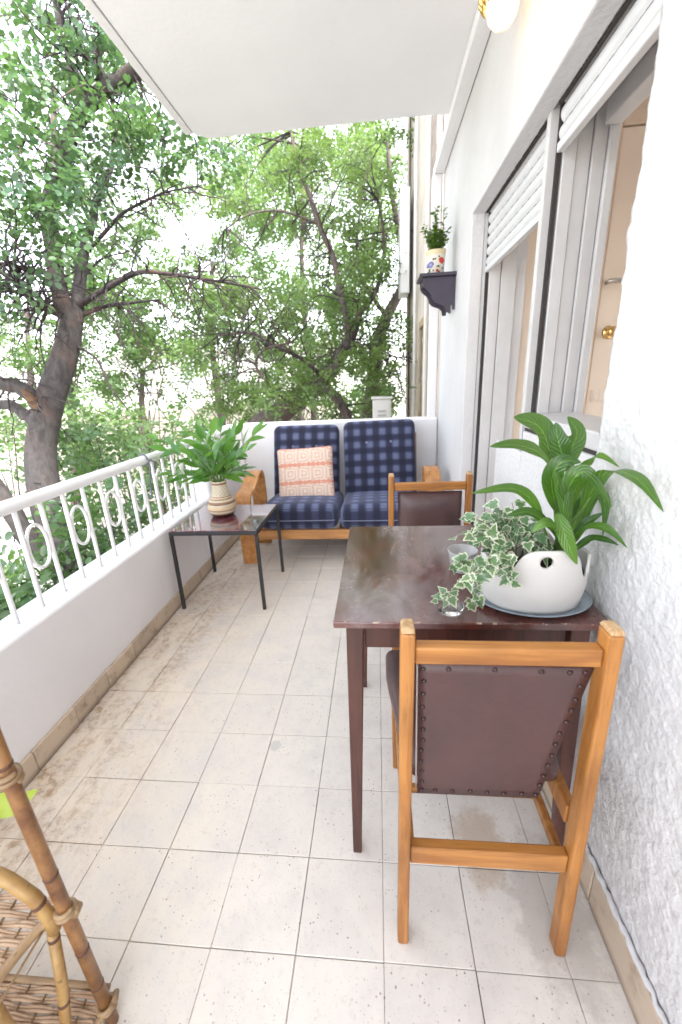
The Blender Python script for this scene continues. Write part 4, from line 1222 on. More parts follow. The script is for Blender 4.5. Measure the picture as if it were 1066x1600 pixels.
# ---- variegated ivy
def ivy_mesh():
    half = [(0.0, 0.0), (0.20, -0.12), (0.36, 0.02), (0.47, 0.10), (0.33, 0.28), (0.40, 0.47), (0.22, 0.52), (0.14, 0.74), (0.0, 1.0)]
    outl = half + [(-x, y) for x, y in half[-2:0:-1]]
    c = np.array([0.0, 0.36])
    V = [(0, 0.36, 0.03)]; rimv = [0.0]
    for s, rv in ((0.6, 0.15), (1.0, 1.0)):
        for x, y in outl:
            q = c + (np.array([x, y]) - c) * s
            V.append((q[0], q[1], 0.05 * abs(q[0]) * 2 - 0.10 * (q[1] - 0.3) ** 2)); rimv.append(rv)
    n = len(outl); F = [(0, 1 + i, 1 + (i + 1) % n) for i in range(n)]
    for i in range(n): F.append((1 + i, 1 + n + i, 1 + n + (i + 1) % n, 1 + (i + 1) % n))
    me = bpy.data.meshes.new('leaf'); me.from_pydata(V, [], F)
    a = me.attributes.new('rim', 'FLOAT', 'POINT'); a.data.foreach_set('value', rimv)
    me.polygons.foreach_set('use_smooth', [True] * len(me.polygons)); me.materials.append(MAT['ivy']); me.update()
    return me
ivm = ivy_mesh()
ivy = thing('ivy_plant', 'variegated cream-edged ivy trailing over the left of the white planter', 'plant', (0.30, 0.35, PB + 0.1))
def ivy_leaf(q, size, face=None):
    up = np.array([0.0, -0.62, 0.75]) + rng.normal(0, 0.38, 3)
    d = np.array([random.uniform(-1, 0.7), random.uniform(-0.8, 0.2), random.uniform(-0.9, 0.35)])
    new_obj('leaf', ivm, None, ivy, Matrix.Translation([float(c) for c in q]) @ frame_from(d, up) @ Matrix.Diagonal((size * random.uniform(.75, 1.2), size * random.uniform(.85, 1.15), size * random.uniform(.3, 2.2), 1)))
root = np.array([0.318, 0.345, PB + 0.098])
runs = []
for px, py, Y in [(724, 808, .36), (735, 840, .30), (758, 800, .38), (775, 792, .40), (800, 785, .42), (790, 815, .36), (760, 832, .33), (715, 842, .36), (815, 820, .38), (835, 835, .36), (850, 842, .34), (845, 855, .32), (742, 822, .40), (770, 815, .42), (815, 800, .44)]:
    runs.append((atY(px, py, Y), 7))
for tip, n in runs:
    mid = (root + tip) / 2 + np.array([0, 0, 0.03])
    path = catmull([root + rng.normal(0, 0.012, 3) * [1, 1, 0], mid, tip], 5)
    MB().tube(path, np.linspace(0.0016, 0.0009, len(path)), 5).build('vine', MAT['ivy_stem'], ivy, smooth=True)
    for t in np.linspace(0.35, 1.0, n):
        q = path[int(t * (len(path) - 1))] + rng.normal(0, 0.008, 3)
        ivy_leaf(q, random.uniform(0.022, 0.042))
trails = [
    [(778, 872, .265), (752, 880, .25), (736, 898, .245), (716, 922, .26), (690, 938, .28)],
    [(770, 880, .26), (748, 900, .245), (745, 925, .245), (738, 942, .255)],
    [(790, 872, .262), (800, 890, .252), (792, 905, .25)],
    [(765, 878, .262), (730, 880, .26), (712, 878, .27)],
]
for tr in trails:
    P3 = [atY(*q) for q in tr]
    for q in P3: q[2] = max(q[2], TT + 0.008)
    path = catmull([root] + [root * 0.3 + P3[0] * 0.7 + np.array([0, 0, 0.02])] + P3, 5)
    MB().tube(path, np.linspace(0.0016, 0.0009, len(path)), 5).build('vine', MAT['ivy_stem'], ivy, smooth=True)
    for k in range(6, len(path)):
        for _ in range(1 if k % 3 else 2):
            q = path[k] + rng.normal(0, 0.006, 3); q[2] = max(q[2], TT + 0.012)
            ivy_leaf(q, random.uniform(0.018, 0.034))

# ---- cup and glass dish beside the planter
cx, cy = 0.232, 0.50
b = MB(); b.lathe([(0.028, 0.0), (0.030, 0.003), (0.0385, 0.055), (0.0405, 0.058), (0.0405, 0.061), (0.037, 0.0605), (0.0285, 0.005), (0.001, 0.0045)], (cx, cy, TT + 0.0006), 36)
tag(b.build('plastic_cup', MAT['cup'], smooth=True), 'translucent white plastic cup half hidden by the ivy', 'cup')
b = MB(); b.lathe([(0.020, 0.0), (0.027, 0.002), (0.031, 0.014), (0.0315, 0.016), (0.030, 0.016), (0.026, 0.005), (0.001, 0.004)], (0.163, 0.285, TT + 0.0006), 36)
tag(b.build('glass_dish', MAT['clear_glass'], smooth=True), 'tiny clear glass dish on the table below the trailing ivy', 'dish')

# ---- wall shelf, floral pot
sh = thing('wall_shelf', 'small dark purple bracket shelf on the white wall', 'shelf', (0.5, 2.46, 1.8))
b = MB(); b.box((0.280, 2.345, 1.824), (WX - 0.002, 2.575, 1.843)); b.build('shelf_board', MAT['purple_paint'], sh, bevel=0.003)
prof = [(WX - 0.003, 1.823), (0.300, 1.823), (0.302, 1.790), (0.312, 1.768), (0.330, 1.752), (0.345, 1.742), (0.356, 1.724), (0.364, 1.700), (0.380, 1.682), (0.404, 1.672), (0.428, 1.664), (0.446, 1.648), (0.452, 1.618), (0.476, 1.618), (0.478, 1.652), (0.486, 1.664), (0.492, 1.632), (WX - 0.003, 1.632)]
for y in (2.372, 2.532):
    b = MB(); b.prism(prof, 1, y, y + 0.016); b.build('bracket', MAT['purple_paint'], sh, bevel=0.001, seg=1)
b = MB(); b.box((0.306, 2.389, 1.79), (0.322, 2.531, 1.8225)); b.build('apron', MAT['purple_paint'], sh, bevel=0.002)
b = MB(); b.box((WX - 0.016, 2.389, 1.70), (WX - 0.003, 2.531, 1.8225)); b.build('back_strip', MAT['purple_paint'], sh, bevel=0.002)
pt = thing('potted_plant', 'cream pot painted with red and blue flowers holding a small bushy plant', 'plant', (0.388, 2.45, 1.8435))
pm_ = Matrix.Translation((0.388, 2.45, 1.8438))
b = MB().lathe([(0.048, 0.0), (0.052, 0.003), (0.0615, 0.128), (0.0645, 0.133), (0.0645, 0.137), (0.060, 0.136), (0.056, 0.11), (0.03, 0.108), (0.001, 0.108)], (0, 0, 0), 40)
new_obj('pot', b.mesh('pot', True), MAT['floral'], pt, pm_)

def leaf_cloud(name, pos, dirs, ups, L, W, tone, mat, parent=None, kind=None):
    """six-sided flat leaves; pos (n,3), dirs (n,3), ups (n,3), L (n,), W (n,)"""
    n = len(pos)
    d = dirs / (np.linalg.norm(dirs, axis=1, keepdims=True) + 1e-9)
    s = np.cross(d, ups); s /= np.linalg.norm(s, axis=1, keepdims=True) + 1e-9
    nm = np.cross(s, d)
    prof = [(0.0, 0.0, 0.0), (0.28, 0.42, 0.05), (0.68, 0.46, 0.03), (1.0, 0.0, -0.08), (0.68, -0.46, 0.03), (0.28, -0.42, 0.05)]
    V = np.zeros((n, 6, 3))
    for i, (t, x, z) in enumerate(prof):
        V[:, i] = pos + d * (L * t)[:, None] + s * (W * x)[:, None] + nm * (L * z)[:, None]
    base = (np.arange(n) * 6)[:, None]
    F = np.concatenate([base + np.array([0, 1, 2, 3]), base + np.array([0, 3, 4, 5])], 0)
    me = fast_mesh(name, V.reshape(-1, 3), 4, F)
    a = me.attributes.new('tone', 'FLOAT', 'POINT'); a.data.foreach_set('value', np.repeat(tone, 6).astype(np.float32))
    o = new_obj(name, me, mat, parent)
    if kind: o['kind'] = kind
    return o

# foliage of the small pot: a few upright sprigs
pos = []; drs = []
sg = MB()
for k in range(44):
    a = random.uniform(0, 2 * math.pi); r0 = random.uniform(0, 0.04)
    b0 = np.array([0.388 + r0 * math.cos(a), 2.45 + r0 * math.sin(a), 1.95])
    hgt = random.uniform(0.08, 0.17) if k > 3 else random.uniform(0.22, 0.275)
    lean = np.array([math.cos(a) * random.uniform(0.01, 0.055) - 0.01, math.sin(a) * 0.04, hgt])
    sg.tube([b0, b0 + lean * 0.5, b0 + lean], [0.0018, 0.0014, 0.0008], 5)
    for t in np.linspace(0.15, 1, int(hgt * 130)):
        q = b0 + lean * t
        ph = random.uniform(0, 6.28)
        pos.append(q); drs.append((math.cos(ph), math.sin(ph), random.uniform(-0.1, 0.8)))
pos = np.array(pos); drs = np.array(drs); n = len(pos)
sg.build('sprigs', MAT['stem_green'], pt, smooth=True)['kind'] = 'stuff'
leaf_cloud('leaf_mass', pos, drs, rng.normal(0, .4, (n, 3)) + [0, -.3, 1], rng.uniform(.018, .034, n), rng.uniform(.012, .022, n), rng.uniform(0, 1, n), MAT['pot_foliage'], pt, 'stuff')

# ---- wall lamp (lit)
lp = thing('wall_lamp', 'lit brass wall lamp with ribbed glass shade under the ceiling', 'lamp', (0.46, 1.25, 2.40))
LXc, LYc, LZc = 0.425, 1.235, 2.405
b = MB(); b.lathe([(0.012, -0.098), (0.03, -0.095), (0.044, -0.078), (0.051, -0.05), (0.053, -0.02), (0.050, 0.01), (0.056, 0.03), (0.053, 0.03), (0.047, 0.01), (0.050, -0.02), (0.047, -0.05), (0.040, -0.075), (0.02, -0.09)], (LXc, LYc, LZc), 32); b.build('glass_shade', MAT['lamp_glass'], lp, smooth=True)
b = MB(); b.tube([(WX - 0.001, LYc, LZc + 0.10), (WX - 0.014, LYc, LZc + 0.10)], [0.045, 0.035], 24); b.tube([(WX - 0.012, LYc, LZc + 0.10), (0.46, LYc, LZc + 0.115), (LXc, LYc, LZc + 0.09), (LXc, LYc, LZc + 0.035)], 0.008, 10)
b.lathe([(0.028, 0.032), (0.03, 0.045), (0.012, 0.06)], (LXc, LYc, LZc), 20); b.build('bracket', MAT['brass'], lp, smooth=True)
b = MB()
for k in range(5):
    a = 2.5 + k * 0.3; b.tube([(LXc + 0.045 * math.cos(a), LYc + 0.045 * math.sin(a), LZc + 0.05), (LXc + 0.07 * math.cos(a), LYc + 0.07 * math.sin(a), LZc + 0.02), (LXc + 0.066 * math.cos(a), LYc + 0.066 * math.sin(a), LZc - 0.03), (LXc + 0.058 * math.cos(a), LYc + 0.058 * math.sin(a), LZc - 0.05)], [0.003, 0.009, 0.010, 0.002], 8)
b.build('leaf_ornament', MAT['brass'], lp, smooth=True)
ld = bpy.data.lights.new('bulb', 'POINT'); ld.energy = 0.15; ld.color = (1.0, 0.78, 0.52); ld.shadow_soft_size = 0.02
lo = bpy.data.objects.new('bulb', ld); lo.location = (LXc, LYc, LZc - 0.03); put(lo, lp)

# ---- bamboo shelf stand at the near left
et = thing('bamboo_stand', 'bamboo and rattan shelf stand at the near left corner', 'shelf', (-0.75, -0.25, 0))
def bamboo(path, r, m, name='pole', nodes=()):
    o = MB().tube(path, r, 14).build(name, MAT[m], et, smooth=True)
    for (i, t) in nodes:
        a = np.asarray(path[i], float); c = np.asarray(path[i + 1], float); q = a + (c - a) * t; d = (c - a) / np.linalg.norm(c - a)
        rr = r if not hasattr(r, '__len__') else r[i]
        MB().tube([q - d * 0.004, q - d * 0.001, q + d * 0.001, q + d * 0.004], [rr * 1.003, rr * 1.06, rr * 1.06, rr * 1.003], 14).build('node_ring', MAT['bamboo_node'], o, smooth=True)
    return o
PXa, PYa = -0.572, -0.125
bamboo([(PXa + 0.012, PYa, 0.0), (PXa, PYa + 0.002, 0.30), (PXa - 0.012, PYa + 0.004, 0.6), (PXa - 0.02, PYa + 0.005, 1.05)], 0.0115, 'bamboo_dark', nodes=((0, .42), (0, .78), (1, .46), (2, .2)))
bamboo([(-0.955, PYa, 0.0), (-0.955, PYa, 1.05)], 0.0135, 'bamboo_dark', nodes=((0, .3),))
bamboo([(-0.60, -0.42, 0.0), (-0.60, -0.42, 1.05)], 0.0135, 'bamboo_dark', nodes=((0, .3),))
bamboo([(-0.955, -0.42, 0.0), (-0.955, -0.42, 1.05)], 0.0135, 'bamboo_dark', nodes=((0, .5),))
# curved braces
bamboo([(-0.76, -0.128, 0.47), (-0.70, -0.13, 0.462), (-0.648, -0.132, 0.435), (-0.612, -0.133, 0.395), (-0.596, -0.134, 0.345), (-0.593, -0.136, 0.315)], 0.0115, 'bamboo_pale', 'brace', nodes=((1, .3), (3, .3)))
bamboo([(-0.593, -0.140, 0.315), (-0.592, -0.158, 0.2), (-0.598, -0.175, 0.10), (-0.604, -0.19, 0.052)], 0.0095, 'bamboo_pale', 'brace', nodes=((0, .1), (1, .4)))
bamboo([(-0.66, -0.215, 0.31), (-0.64, -0.22, 0.2), (-0.62, -0.225, 0.06)], 0.011, 'bamboo_pale', 'brace', nodes=((0, .3),))
def woven(name, x0, x1, y0, y1, z, side=None):
    b = MB(); n = int((y1 - y0) / 0.0125)
    for i in range(n):
        y = y0 + (i + 0.5) * (y1 - y0) / n
        xr = x1 if side is None else side(y)
        for s in (-1, 1) if i % 1 == 0 else (1,):
            pts = []
            for x in np.arange(x0, xr, 0.012):
                ph = math.pi * (x - x0) / 0.045 + (i % 2) * math.pi
                pts.append((x, y + 0.0026 * s + 0.0008 * math.sin(x * 40 + i), z + 0.0035 * math.sin(ph) + random.uniform(-.0005, .0005)))
            pts.append((xr, y + 0.0026 * s, z))
            if len(pts) > 3: b.tube(pts, 0.0030, 5)
    o = b.build(name, MAT['wicker'], et, smooth=True); o['kind'] = 'stuff'
    w_ = MB(); x = x0 + 0.0225
    while x < x1:
        w_.tube([(x, y0, z), (x, y1, z)], 0.0022, 5); x += 0.045
    w_.build('warp_stick', MAT['rattan'], et, smooth=True)
    return o
def curve_side(y):
    u = min(1, max(0, (-0.10 - y) / 0.28)); return -0.615 - 0.035 * math.sin(u * math.pi * 0.9)
woven('woven_shelf', -0.95, -0.60, -0.40, -0.088, 0.315, curve_side)
woven('woven_shelf', -0.95, -0.575, -0.41, -0.105, 0.048)
rimp = [(curve_side(y) + 0.008, y, 0.319) for y in np.linspace(-0.40, -0.135, 14)] + [(-0.598, -0.128, 0.322), (-0.585, -0.118, 0.326), (-0.574, -0.106, 0.332), (-0.560, -0.112, 0.338), (-0.556, -0.126, 0.342)]
MB().tube(rimp, 0.0085, 10).build('rattan_rim', MAT['rattan'], et, smooth=True)
MB().tube([(-0.95, -0.098, 0.048), (-0.575, -0.098, 0.048)], 0.007, 8).build('rattan_rim', MAT['rattan'], et, smooth=True)
MB().tube([(-0.566, -0.42, 0.05), (-0.566, -0.15, 0.05), (-0.556, -0.132, 0.056), (-0.545, -0.118, 0.062), (-0.552, -0.106, 0.058)], 0.0065, 8).build('rattan_rim', MAT['rattan'], et, smooth=True)
def wrap(cx, cy, z0, z1, r, turns=2):
    pts = [(cx + r * math.cos(a), cy + r * math.sin(a), z0 + (z1 - z0) * a / (turns * 2 * math.pi)) for a in np.linspace(0, turns * 2 * math.pi, 18 * turns)]
    MB().tube(pts, 0.0048, 6).build('rattan_binding', MAT['rattan'], et, smooth=True)
wrap(PXa - 0.001, PYa + 0.002, 0.335, 0.355, 0.0145)
wrap(PXa + 0.010, PYa, 0.045, 0.062, 0.0145)
wrap(PXa - 0.014, PYa + 0.004, 0.655, 0.675, 0.0145)
MB().tube([(PXa - 0.014, PYa + 0.02, 0.668), (-0.60, PYa + 0.012, 0.655), (-0.66, PYa + 0.0, 0.60), (-0.72, PYa - 0.01, 0.57)], 0.0085, 8).build('rattan_rim', MAT['rattan'], et, smooth=True)
# lime leaf of a plant standing on the stand
ll = thing('lime_plant', 'yellow-green leaf poking out past the bamboo pole', 'plant', (-0.70, -0.11, 0.32))
P3 = [np.array([-0.72, -0.10, 0.50]), np.array([-0.68, -0.085, 0.545]), np.array([-0.645, -0.08, 0.548]), np.array([-0.60, -0.075, 0.578])]
new_obj('leaf', blade(catmull(P3, 6), 0.040, np.array([-0.2, -0.8, 0.5])), MAT['lime_leaf'], ll)
P3 = [np.array([-0.735, -0.11, 0.50]), np.array([-0.76, -0.12, 0.55]), np.array([-0.80, -0.13, 0.57]), np.array([-0.84, -0.14, 0.54])]
new_obj('leaf', blade(catmull(P3, 6), 0.06, np.array([0, -0.6, 0.8])), MAT['lime_leaf'], ll)
for e in ((-0.72, -0.10, 0.50), (-0.735, -0.11, 0.50)):
    MB().tube([(-0.74, -0.24, 0.325), (-0.735, -0.2, 0.40), (-0.745, -0.14, 0.45), e], 0.0025, 6).build('stalk', MAT['lime_leaf'], ll, smooth=True)

# ================================================================== OUTSIDE
class Tubes:
    """many tapered tubes gathered into one numpy mesh"""
    def __init__(self): self.V = []; self.F = []; self.n = 0
    def add(self, pts, rad, n):
        b = MB().tube(pts, rad, n, caps=False)
        self.V.append(np.array(b.v)); self.F.append(np.array(b.f) + self.n); self.n += len(b.v)
    def build(self, name, mat, parent, smooth=True):
        me = fast_mesh(name, np.concatenate(self.V), 4, np.concatenate(self.F), smooth)
        return new_obj(name, me, mat, parent)

def wander(p, d, L, n, wob, droop=0.0):
    pts = [np.array(p, float)]; d = np.array(d, float); d /= np.linalg.norm(d)
    for i in range(n):
        d = d + rng.normal(0, wob, 3) + np.array([0, 0, -droop]); d /= np.linalg.norm(d)
        pts.append(pts[-1] + d * L / n)
    return pts

def twigs_from(T, path, count, L, r, wob=0.22, droop=0.05, level=1, t0=0.1, up=0.2, ends=None, nside=5):
    path = [np.asarray(q) for q in path]
    for _ in range(count):
        i = rng.integers(int(t0 * (len(path) - 1)), len(path) - 1)
        p = path[i] + (path[i + 1] - path[i]) * rng.random()
        tg = path[i + 1] - path[i]; tg /= np.linalg.norm(tg) + 1e-9
        d = rng.normal(0, 1, 3); d -= tg * (d @ tg) * 0.6; d = d / np.linalg.norm(d) + tg * 0.5 + np.array([0, 0, up])
        l = L * rng.uniform(0.5, 1.25)
        tw = wander(p, d, l, 7, wob, droop)
        T.add(tw, np.linspace(r, r * 0.25, 8), nside)
        if ends is not None: ends.append((tw[-1], tw[-1] - tw[-2])); ends.append((tw[4], tw[5] - tw[4]))
        if level > 0: twigs_from(T, tw, 3, l * 0.5, r * 0.5, wob, droop, level - 1, 0.2, up, ends, 4)

def sprays(centers, per, spread, L, leafL, leafW, tone_mu=0.5, pairs=4, droop=0.25):
    """pinnate sprays scattered round cluster centres -> leaf arrays"""
    P_ = []; D_ = []; U_ = []; LL_ = []; WW_ = []; TT_ = []
    for c in centers:
        c, sc = np.asarray(c[:3], float), (c[3] if len(c) > 3 else 1.0)
        tone_c = np.clip(rng.normal(tone_mu, 0.22), 0, 1)
        for _ in range(int(per * rng.uniform(0.6, 1.3))):
            o = rng.normal(0, 1, 3); o /= np.linalg.norm(o); o *= rng.random() ** 0.45 * spread * sc; o[2] *= 0.7
            d = o / (np.linalg.norm(o) + 1e-6) * 0.7 + rng.normal(0, 0.55, 3); d[2] -= droop; d /= np.linalg.norm(d)
            up = np.array([0, 0, 1.0]) + rng.normal(0, 0.45, 3)
            s = np.cross(d, up); s /= np.linalg.norm(s) + 1e-9
            l = L * rng.uniform(0.7, 1.25); tn = np.clip(tone_c + rng.normal(0, 0.2), 0, 1)
            for k in range(pairs):
                t = (k + 0.7) / pairs
                for sg_ in (-1, 1):
                    P_.append(c + o + d * l * t + s * sg_ * 0.006)
                    D_.append(s * sg_ + d * 0.45 + rng.normal(0, 0.22, 3)); U_.append(np.cross(s, d) + rng.normal(0, 0.3, 3))
                    q = rng.uniform(0.75, 1.2); LL_.append(leafL * q); WW_.append(leafW * q); TT_.append(np.clip(tn + rng.normal(0, 0.1), 0, 1))
    return [np.array(a) for a in (P_, D_, U_, LL_, WW_, TT_)]

# ---- nearest tree: grey twisted trunk beyond the railing
K = 3.25
def pk(*l): return [atK(x, y, k) for x, y, k in l]
t1 = thing('carob_tree', 'nearest grey-trunked tree with dark tangled branches beyond the railing', 'tree', tuple(atK(150, 1080, K) * [1, 1, 0] + [0, 0, GZ]))
root1 = atK(142, 980, K)
trunk_pts = catmull([root1 * [1, 1, 0] + [0.25, -0.1, GZ - 0.1], root1 * [1, 1, 0] + [0.05, 0, -1.9], root1] + pk((108, 880, K), (78, 800, K), (66, 740, K), (65, 690, K), (80, 620, K), (97, 570, K), (108, 530, K), (114, 495, K)), 5)
trunk_r = np.interp(np.linspace(0, 1, len(trunk_pts)), [0, .2, .35, .5, .62, .75, .9, 1], [.20, .15, .125, .112, .105, .098, .086, .072])
TR = Tubes(); TB = Tubes(); TR.add(trunk_pts, trunk_r, 20)
limbs = {
    'A': (pk((114, 510, K), (97, 470, 3.2), (88, 430, 3.2), (82, 380, 3.18), (74, 330, 3.15), (88, 290, 3.1), (103, 240, 3.05), (116, 200, 3.0), (138, 165, 2.95), (172, 135, 2.9), (215, 108, 2.85), (270, 70, 2.8)), .066, .046),
    'B': (pk((118, 505, K), (124, 450, 3.3), (130, 400, 3.35), (143, 350, 3.4), (152, 310, 3.45), (172, 265, 3.5), (180, 210, 3.55)), .055, .016),
    'C': (pk((122, 478, K), (165, 452, 3.2), (215, 426, 3.15), (262, 428, 3.1), (305, 434, 3.05), (350, 441, 3.05), (410, 452, 3.1)), .024, .006),
    'D': (pk((138, 392, 3.35), (165, 362, 3.3), (190, 335, 3.25), (225, 315, 3.2), (260, 300, 3.2), (315, 290, 3.2)), .017, .005),
    'E': (pk((78, 665, K), (58, 628, 3.2), (30, 605, 3.15), (0, 598, 3.1), (-60, 560, 3.0)), .065, .045),
    'F': (pk((72, 672, K), (40, 648, 3.3), (10, 632, 3.35), (-40, 640, 3.4)), .05, .035),
    'G': (pk((108, 500, K), (80, 485, 3.15), (50, 470, 3.05), (10, 430, 2.95), (-50, 400, 2.9)), .03, .012),
    'H': (pk((138, 165, 2.95), (118, 130, 2.95), (110, 90, 2.95), (95, 40, 2.9), (80, -40, 2.9)), .045, .02),
    'I': (pk((172, 135, 2.9), (150, 100, 2.85), (160, 75, 2.85), (182, 60, 2.8)), .035, .012),
    'J': (pk((160, 145, 2.9), (150, 110, 2.92), (120, 75, 2.95), (90, 30, 2.95)), .02, .008),
    'K': (pk((88, 430, 3.2), (40, 420, 3.1), (0, 412, 3.0), (-60, 410, 2.9)), .022, .010),
    'L': (pk((70, 870, K), (40, 835, 3.15), (10, 785, 3.05), (-40, 720, 2.95)), .075, .055),
    'M': (pk((112, 500, K), (160, 480, 3.3), (200, 474, 3.35), (250, 468, 3.4)), .022, .006),
    'N': (pk((118, 540, K), (150, 560, 3.2), (170, 600, 3.15), (200, 640, 3.1)), .012, .004),
}
for nm, (pts, r0, r1) in limbs.items():
    path = catmull(pts, 5); limbs[nm] = (path, r0, r1)
    TB = Tubes(); TB.add(path, np.linspace(r0, r1, len(path)) * (1 + 0.06 * np.sin(np.arange(len(path)) * 1.7)), 10)
    TB.build('limb', MAT['twig'] if nm in 'CDGKMNJ' else MAT['bark'], t1)
TR.build('trunk', MAT['bark'], t1)
# split orange wood where a limb broke
sw = MB().tube(catmull(pk((66, 648, 3.18), (52, 625, 3.155), (34, 607, 3.12)), 4), [.008, .02, .03, .036, .04, .038, .032, .022, .008], 8); sw.build('broken_wood', MAT['split_wood'], t1, smooth=True)
TW = Tubes(); ends = []
twigs_from(TW, limbs['A'][0], 16, 0.55, .010, up=0.15, ends=ends)
twigs_from(TW, limbs['B'][0], 14, 0.6, .010, ends=ends)
twigs_from(TW, limbs['C'][0], 34, 0.5, .007, droop=0.10, up=0.0)
twigs_from(TW, limbs['D'][0], 24, 0.45, .007, droop=0.06, up=0.1)
twigs_from(TW, limbs['G'][0], 46, 0.5, .009, droop=0.14, up=0.0)
twigs_from(TW, limbs['K'][0], 36, 0.5, .008, droop=0.12, up=0.0)
twigs_from(TW, limbs['E'][0], 14, 0.5, .009, droop=0.12, up=0.1)
twigs_from(TW, limbs['H'][0], 14, 0.5, .009, ends=ends)
twigs_from(TW, limbs['I'][0], 8, 0.4, .008, ends=ends)
twigs_from(TW, limbs['M'][0], 16, 0.5, .007, droop=0.16, up=-0.1)
twigs_from(TW, limbs['J'][0], 8, 0.4, .007, ends=ends)
TW.build('twigs', MAT['twig'], t1)['kind'] = 'stuff'
cl = []
def cluster(px, py, k, s=1.0): cl.append((*atK(px, py, k), s))
for px, py, k, s in [(40, 30, 2.6, 1.1), (110, 20, 2.5, 1), (150, 45, 2.7, .8), (20, 100, 2.5, 1), (70, 90, 2.7, 1), (25, 160, 2.4, 1), (85, 160, 2.5, .9), (40, 220, 2.4, 1.05), (20, 280, 2.3, 1), (70, 270, 2.5, .9), (95, 215, 2.6, .8), (60, 330, 2.35, .8), (15, 350, 2.4, .8), (85, 365, 2.5, .5), (185, 190, 2.9, .8), (225, 175, 2.9, .8), (205, 230, 3.0, .9), (255, 215, 3.0, .8), (150, 215, 3.1, .7), (285, 235, 3.2, .7), (170, 290, 3.3, .6), (120, 310, 3.0, .5), (145, 15, 2.9, .8), (-40, 60, 2.5, 1.2), (-50, 180, 2.4, 1.2), (-60, 300, 2.4, 1.2), (330, 240, 3.4, .7), (360, 225, 3.6, .6), (10, 440, 2.7, .5), (190, 100, 2.9, .6), (-60, 480, 2.6, .9), (100, -40, 2.7, 1.2), (30, -60, 2.6, 1.2), (200, -30, 3.0, 1.1)]:
    cluster(px, py, k, s)
A = sprays(cl, 20, 0.27, 0.17, 0.047, 0.034, 0.45, 4)
leaf_cloud('crown', *A, MAT['carob_near'], t1, 'stuff')
# fine stalks that carry the leaf clusters
TS = Tubes()
anchors = np.array([q for nm in 'ABHIJGK' for q in limbs[nm][0]])
for c in cl:
    q = np.array(c[:3]); a = anchors[np.argmin(((anchors - q) ** 2).sum(1))]
    mid = (a + q) / 2 + rng.normal(0, 0.06, 3) + [0, 0, 0.06]
    TS.add(catmull([a, mid, q], 4), np.linspace(.009, .003, 9), 5)
    for _ in range(7): TS.add(wander(q, rng.normal(0, 1, 3), 0.25 * c[3], 4, 0.25), np.linspace(.003, .0012, 5), 4)
TS.build('branchlets', MAT['twig'], t1)['kind'] = 'stuff'

# ---- second tree: leaning twin trunk just behind the back wall
K2 = 6.2
t2 = thing('leaning_tree', 'tree with leaning grey limbs rising just behind the sofa wall', 'tree', tuple(atK(395, 700, K2) * [1, 1, 0] + [0, 0, GZ]))
TR = Tubes()
b2 = atK(392, 690, K2)
L2 = {
    'a': ([b2 * [1, 1, 0] + [-.3, 0.1, GZ - .1], b2 + [-.2, 0, -1.2], b2] + pk((440, 645, 6.1), (478, 612, 6.0), (508, 590, 5.95), (528, 562, 5.9), (548, 530, 5.9), (562, 490, 5.9)), .24, .05),
    'c': (pk((478, 612, 6.0), (500, 605, 5.9), (525, 620, 5.85), (545, 655, 5.8)), .09, .06),
    'd': (pk((548, 530, 5.9), (535, 470, 5.8), (520, 400, 5.7), (498, 350, 5.6), (482, 300, 5.5), (465, 260, 5.4), (455, 205, 5.3)), .05, .018),
    'e': (pk((508, 590, 5.95), (470, 560, 5.7), (430, 540, 5.5), (390, 520, 5.4), (340, 525, 5.3)), .035, .01),
    'f': (pk((562, 490, 5.9), (590, 450, 5.9), (600, 380, 5.9), (590, 300, 5.8)), .04, .012),
    'g': (pk((455, 632, 6.05), (420, 600, 5.6), (400, 570, 5.5), (415, 545, 5.4), (460, 535, 5.5)), .028, .01),
    'h': (pk((498, 350, 5.6), (440, 330, 5.4), (390, 335, 5.3), (350, 360, 5.3)), .018, .006),
    'i': (pk((528, 562, 5.9), (560, 540, 5.6), (590, 545, 5.5), (620, 560, 5.4)), .022, .008),
}
for nm, (pts, r0, r1) in L2.items():
    path = catmull(pts, 5); L2[nm] = path; TR.add(path, np.linspace(r0, r1, len(path)), 12)
TR.build('trunk', MAT['bark_far'], t2)
TW = Tubes()
for nm, c, L in (('a', 14, .8), ('d', 20, .8), ('e', 22, .8), ('f', 14, .8), ('g', 18, .7), ('h', 14, .7), ('i', 14, .6), ('c', 8, .6)):
    twigs_from(TW, L2[nm][10:] if nm == 'a' else L2[nm], c, L, .011, droop=0.08, up=0.1)
TW.build('twigs', MAT['twig'], t2)['kind'] = 'stuff'
cl2 = []
def scatter(cl, n, x0, x1, y0, y1, k0, k1, s0=.8, s1=1.2, keep=None):
    m = 0
    while m < n:
        px, py, k = rng.uniform(x0, x1), rng.uniform(y0, y1), rng.uniform(k0, k1)
        if keep is not None and rng.random() > keep(px, py): continue
        q = atK(px, py, k)
        if q[2] < GZ + 0.2 or (q[0] > 0.35 and q[1] > 2.5): continue
        if q[1] < 3.35 and q[0] > -1.65: continue
        cl.append((*q, rng.uniform(s0, s1))); m += 1
scatter(cl2, 38, 400, 645, 190, 650, 5.0, 7.2, keep=lambda x, y: 0.35 + 0.65 * (x > 470))
scatter(cl2, 16, 300, 480, 230, 640, 5.0, 6.6, .6, 1.0)
A = sprays(cl2, 46, 0.31, 0.18, 0.056, 0.034, 0.6, 4)
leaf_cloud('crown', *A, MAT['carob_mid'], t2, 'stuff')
TS = Tubes(); anchors = np.array([q for nm in L2 for q in L2[nm]])
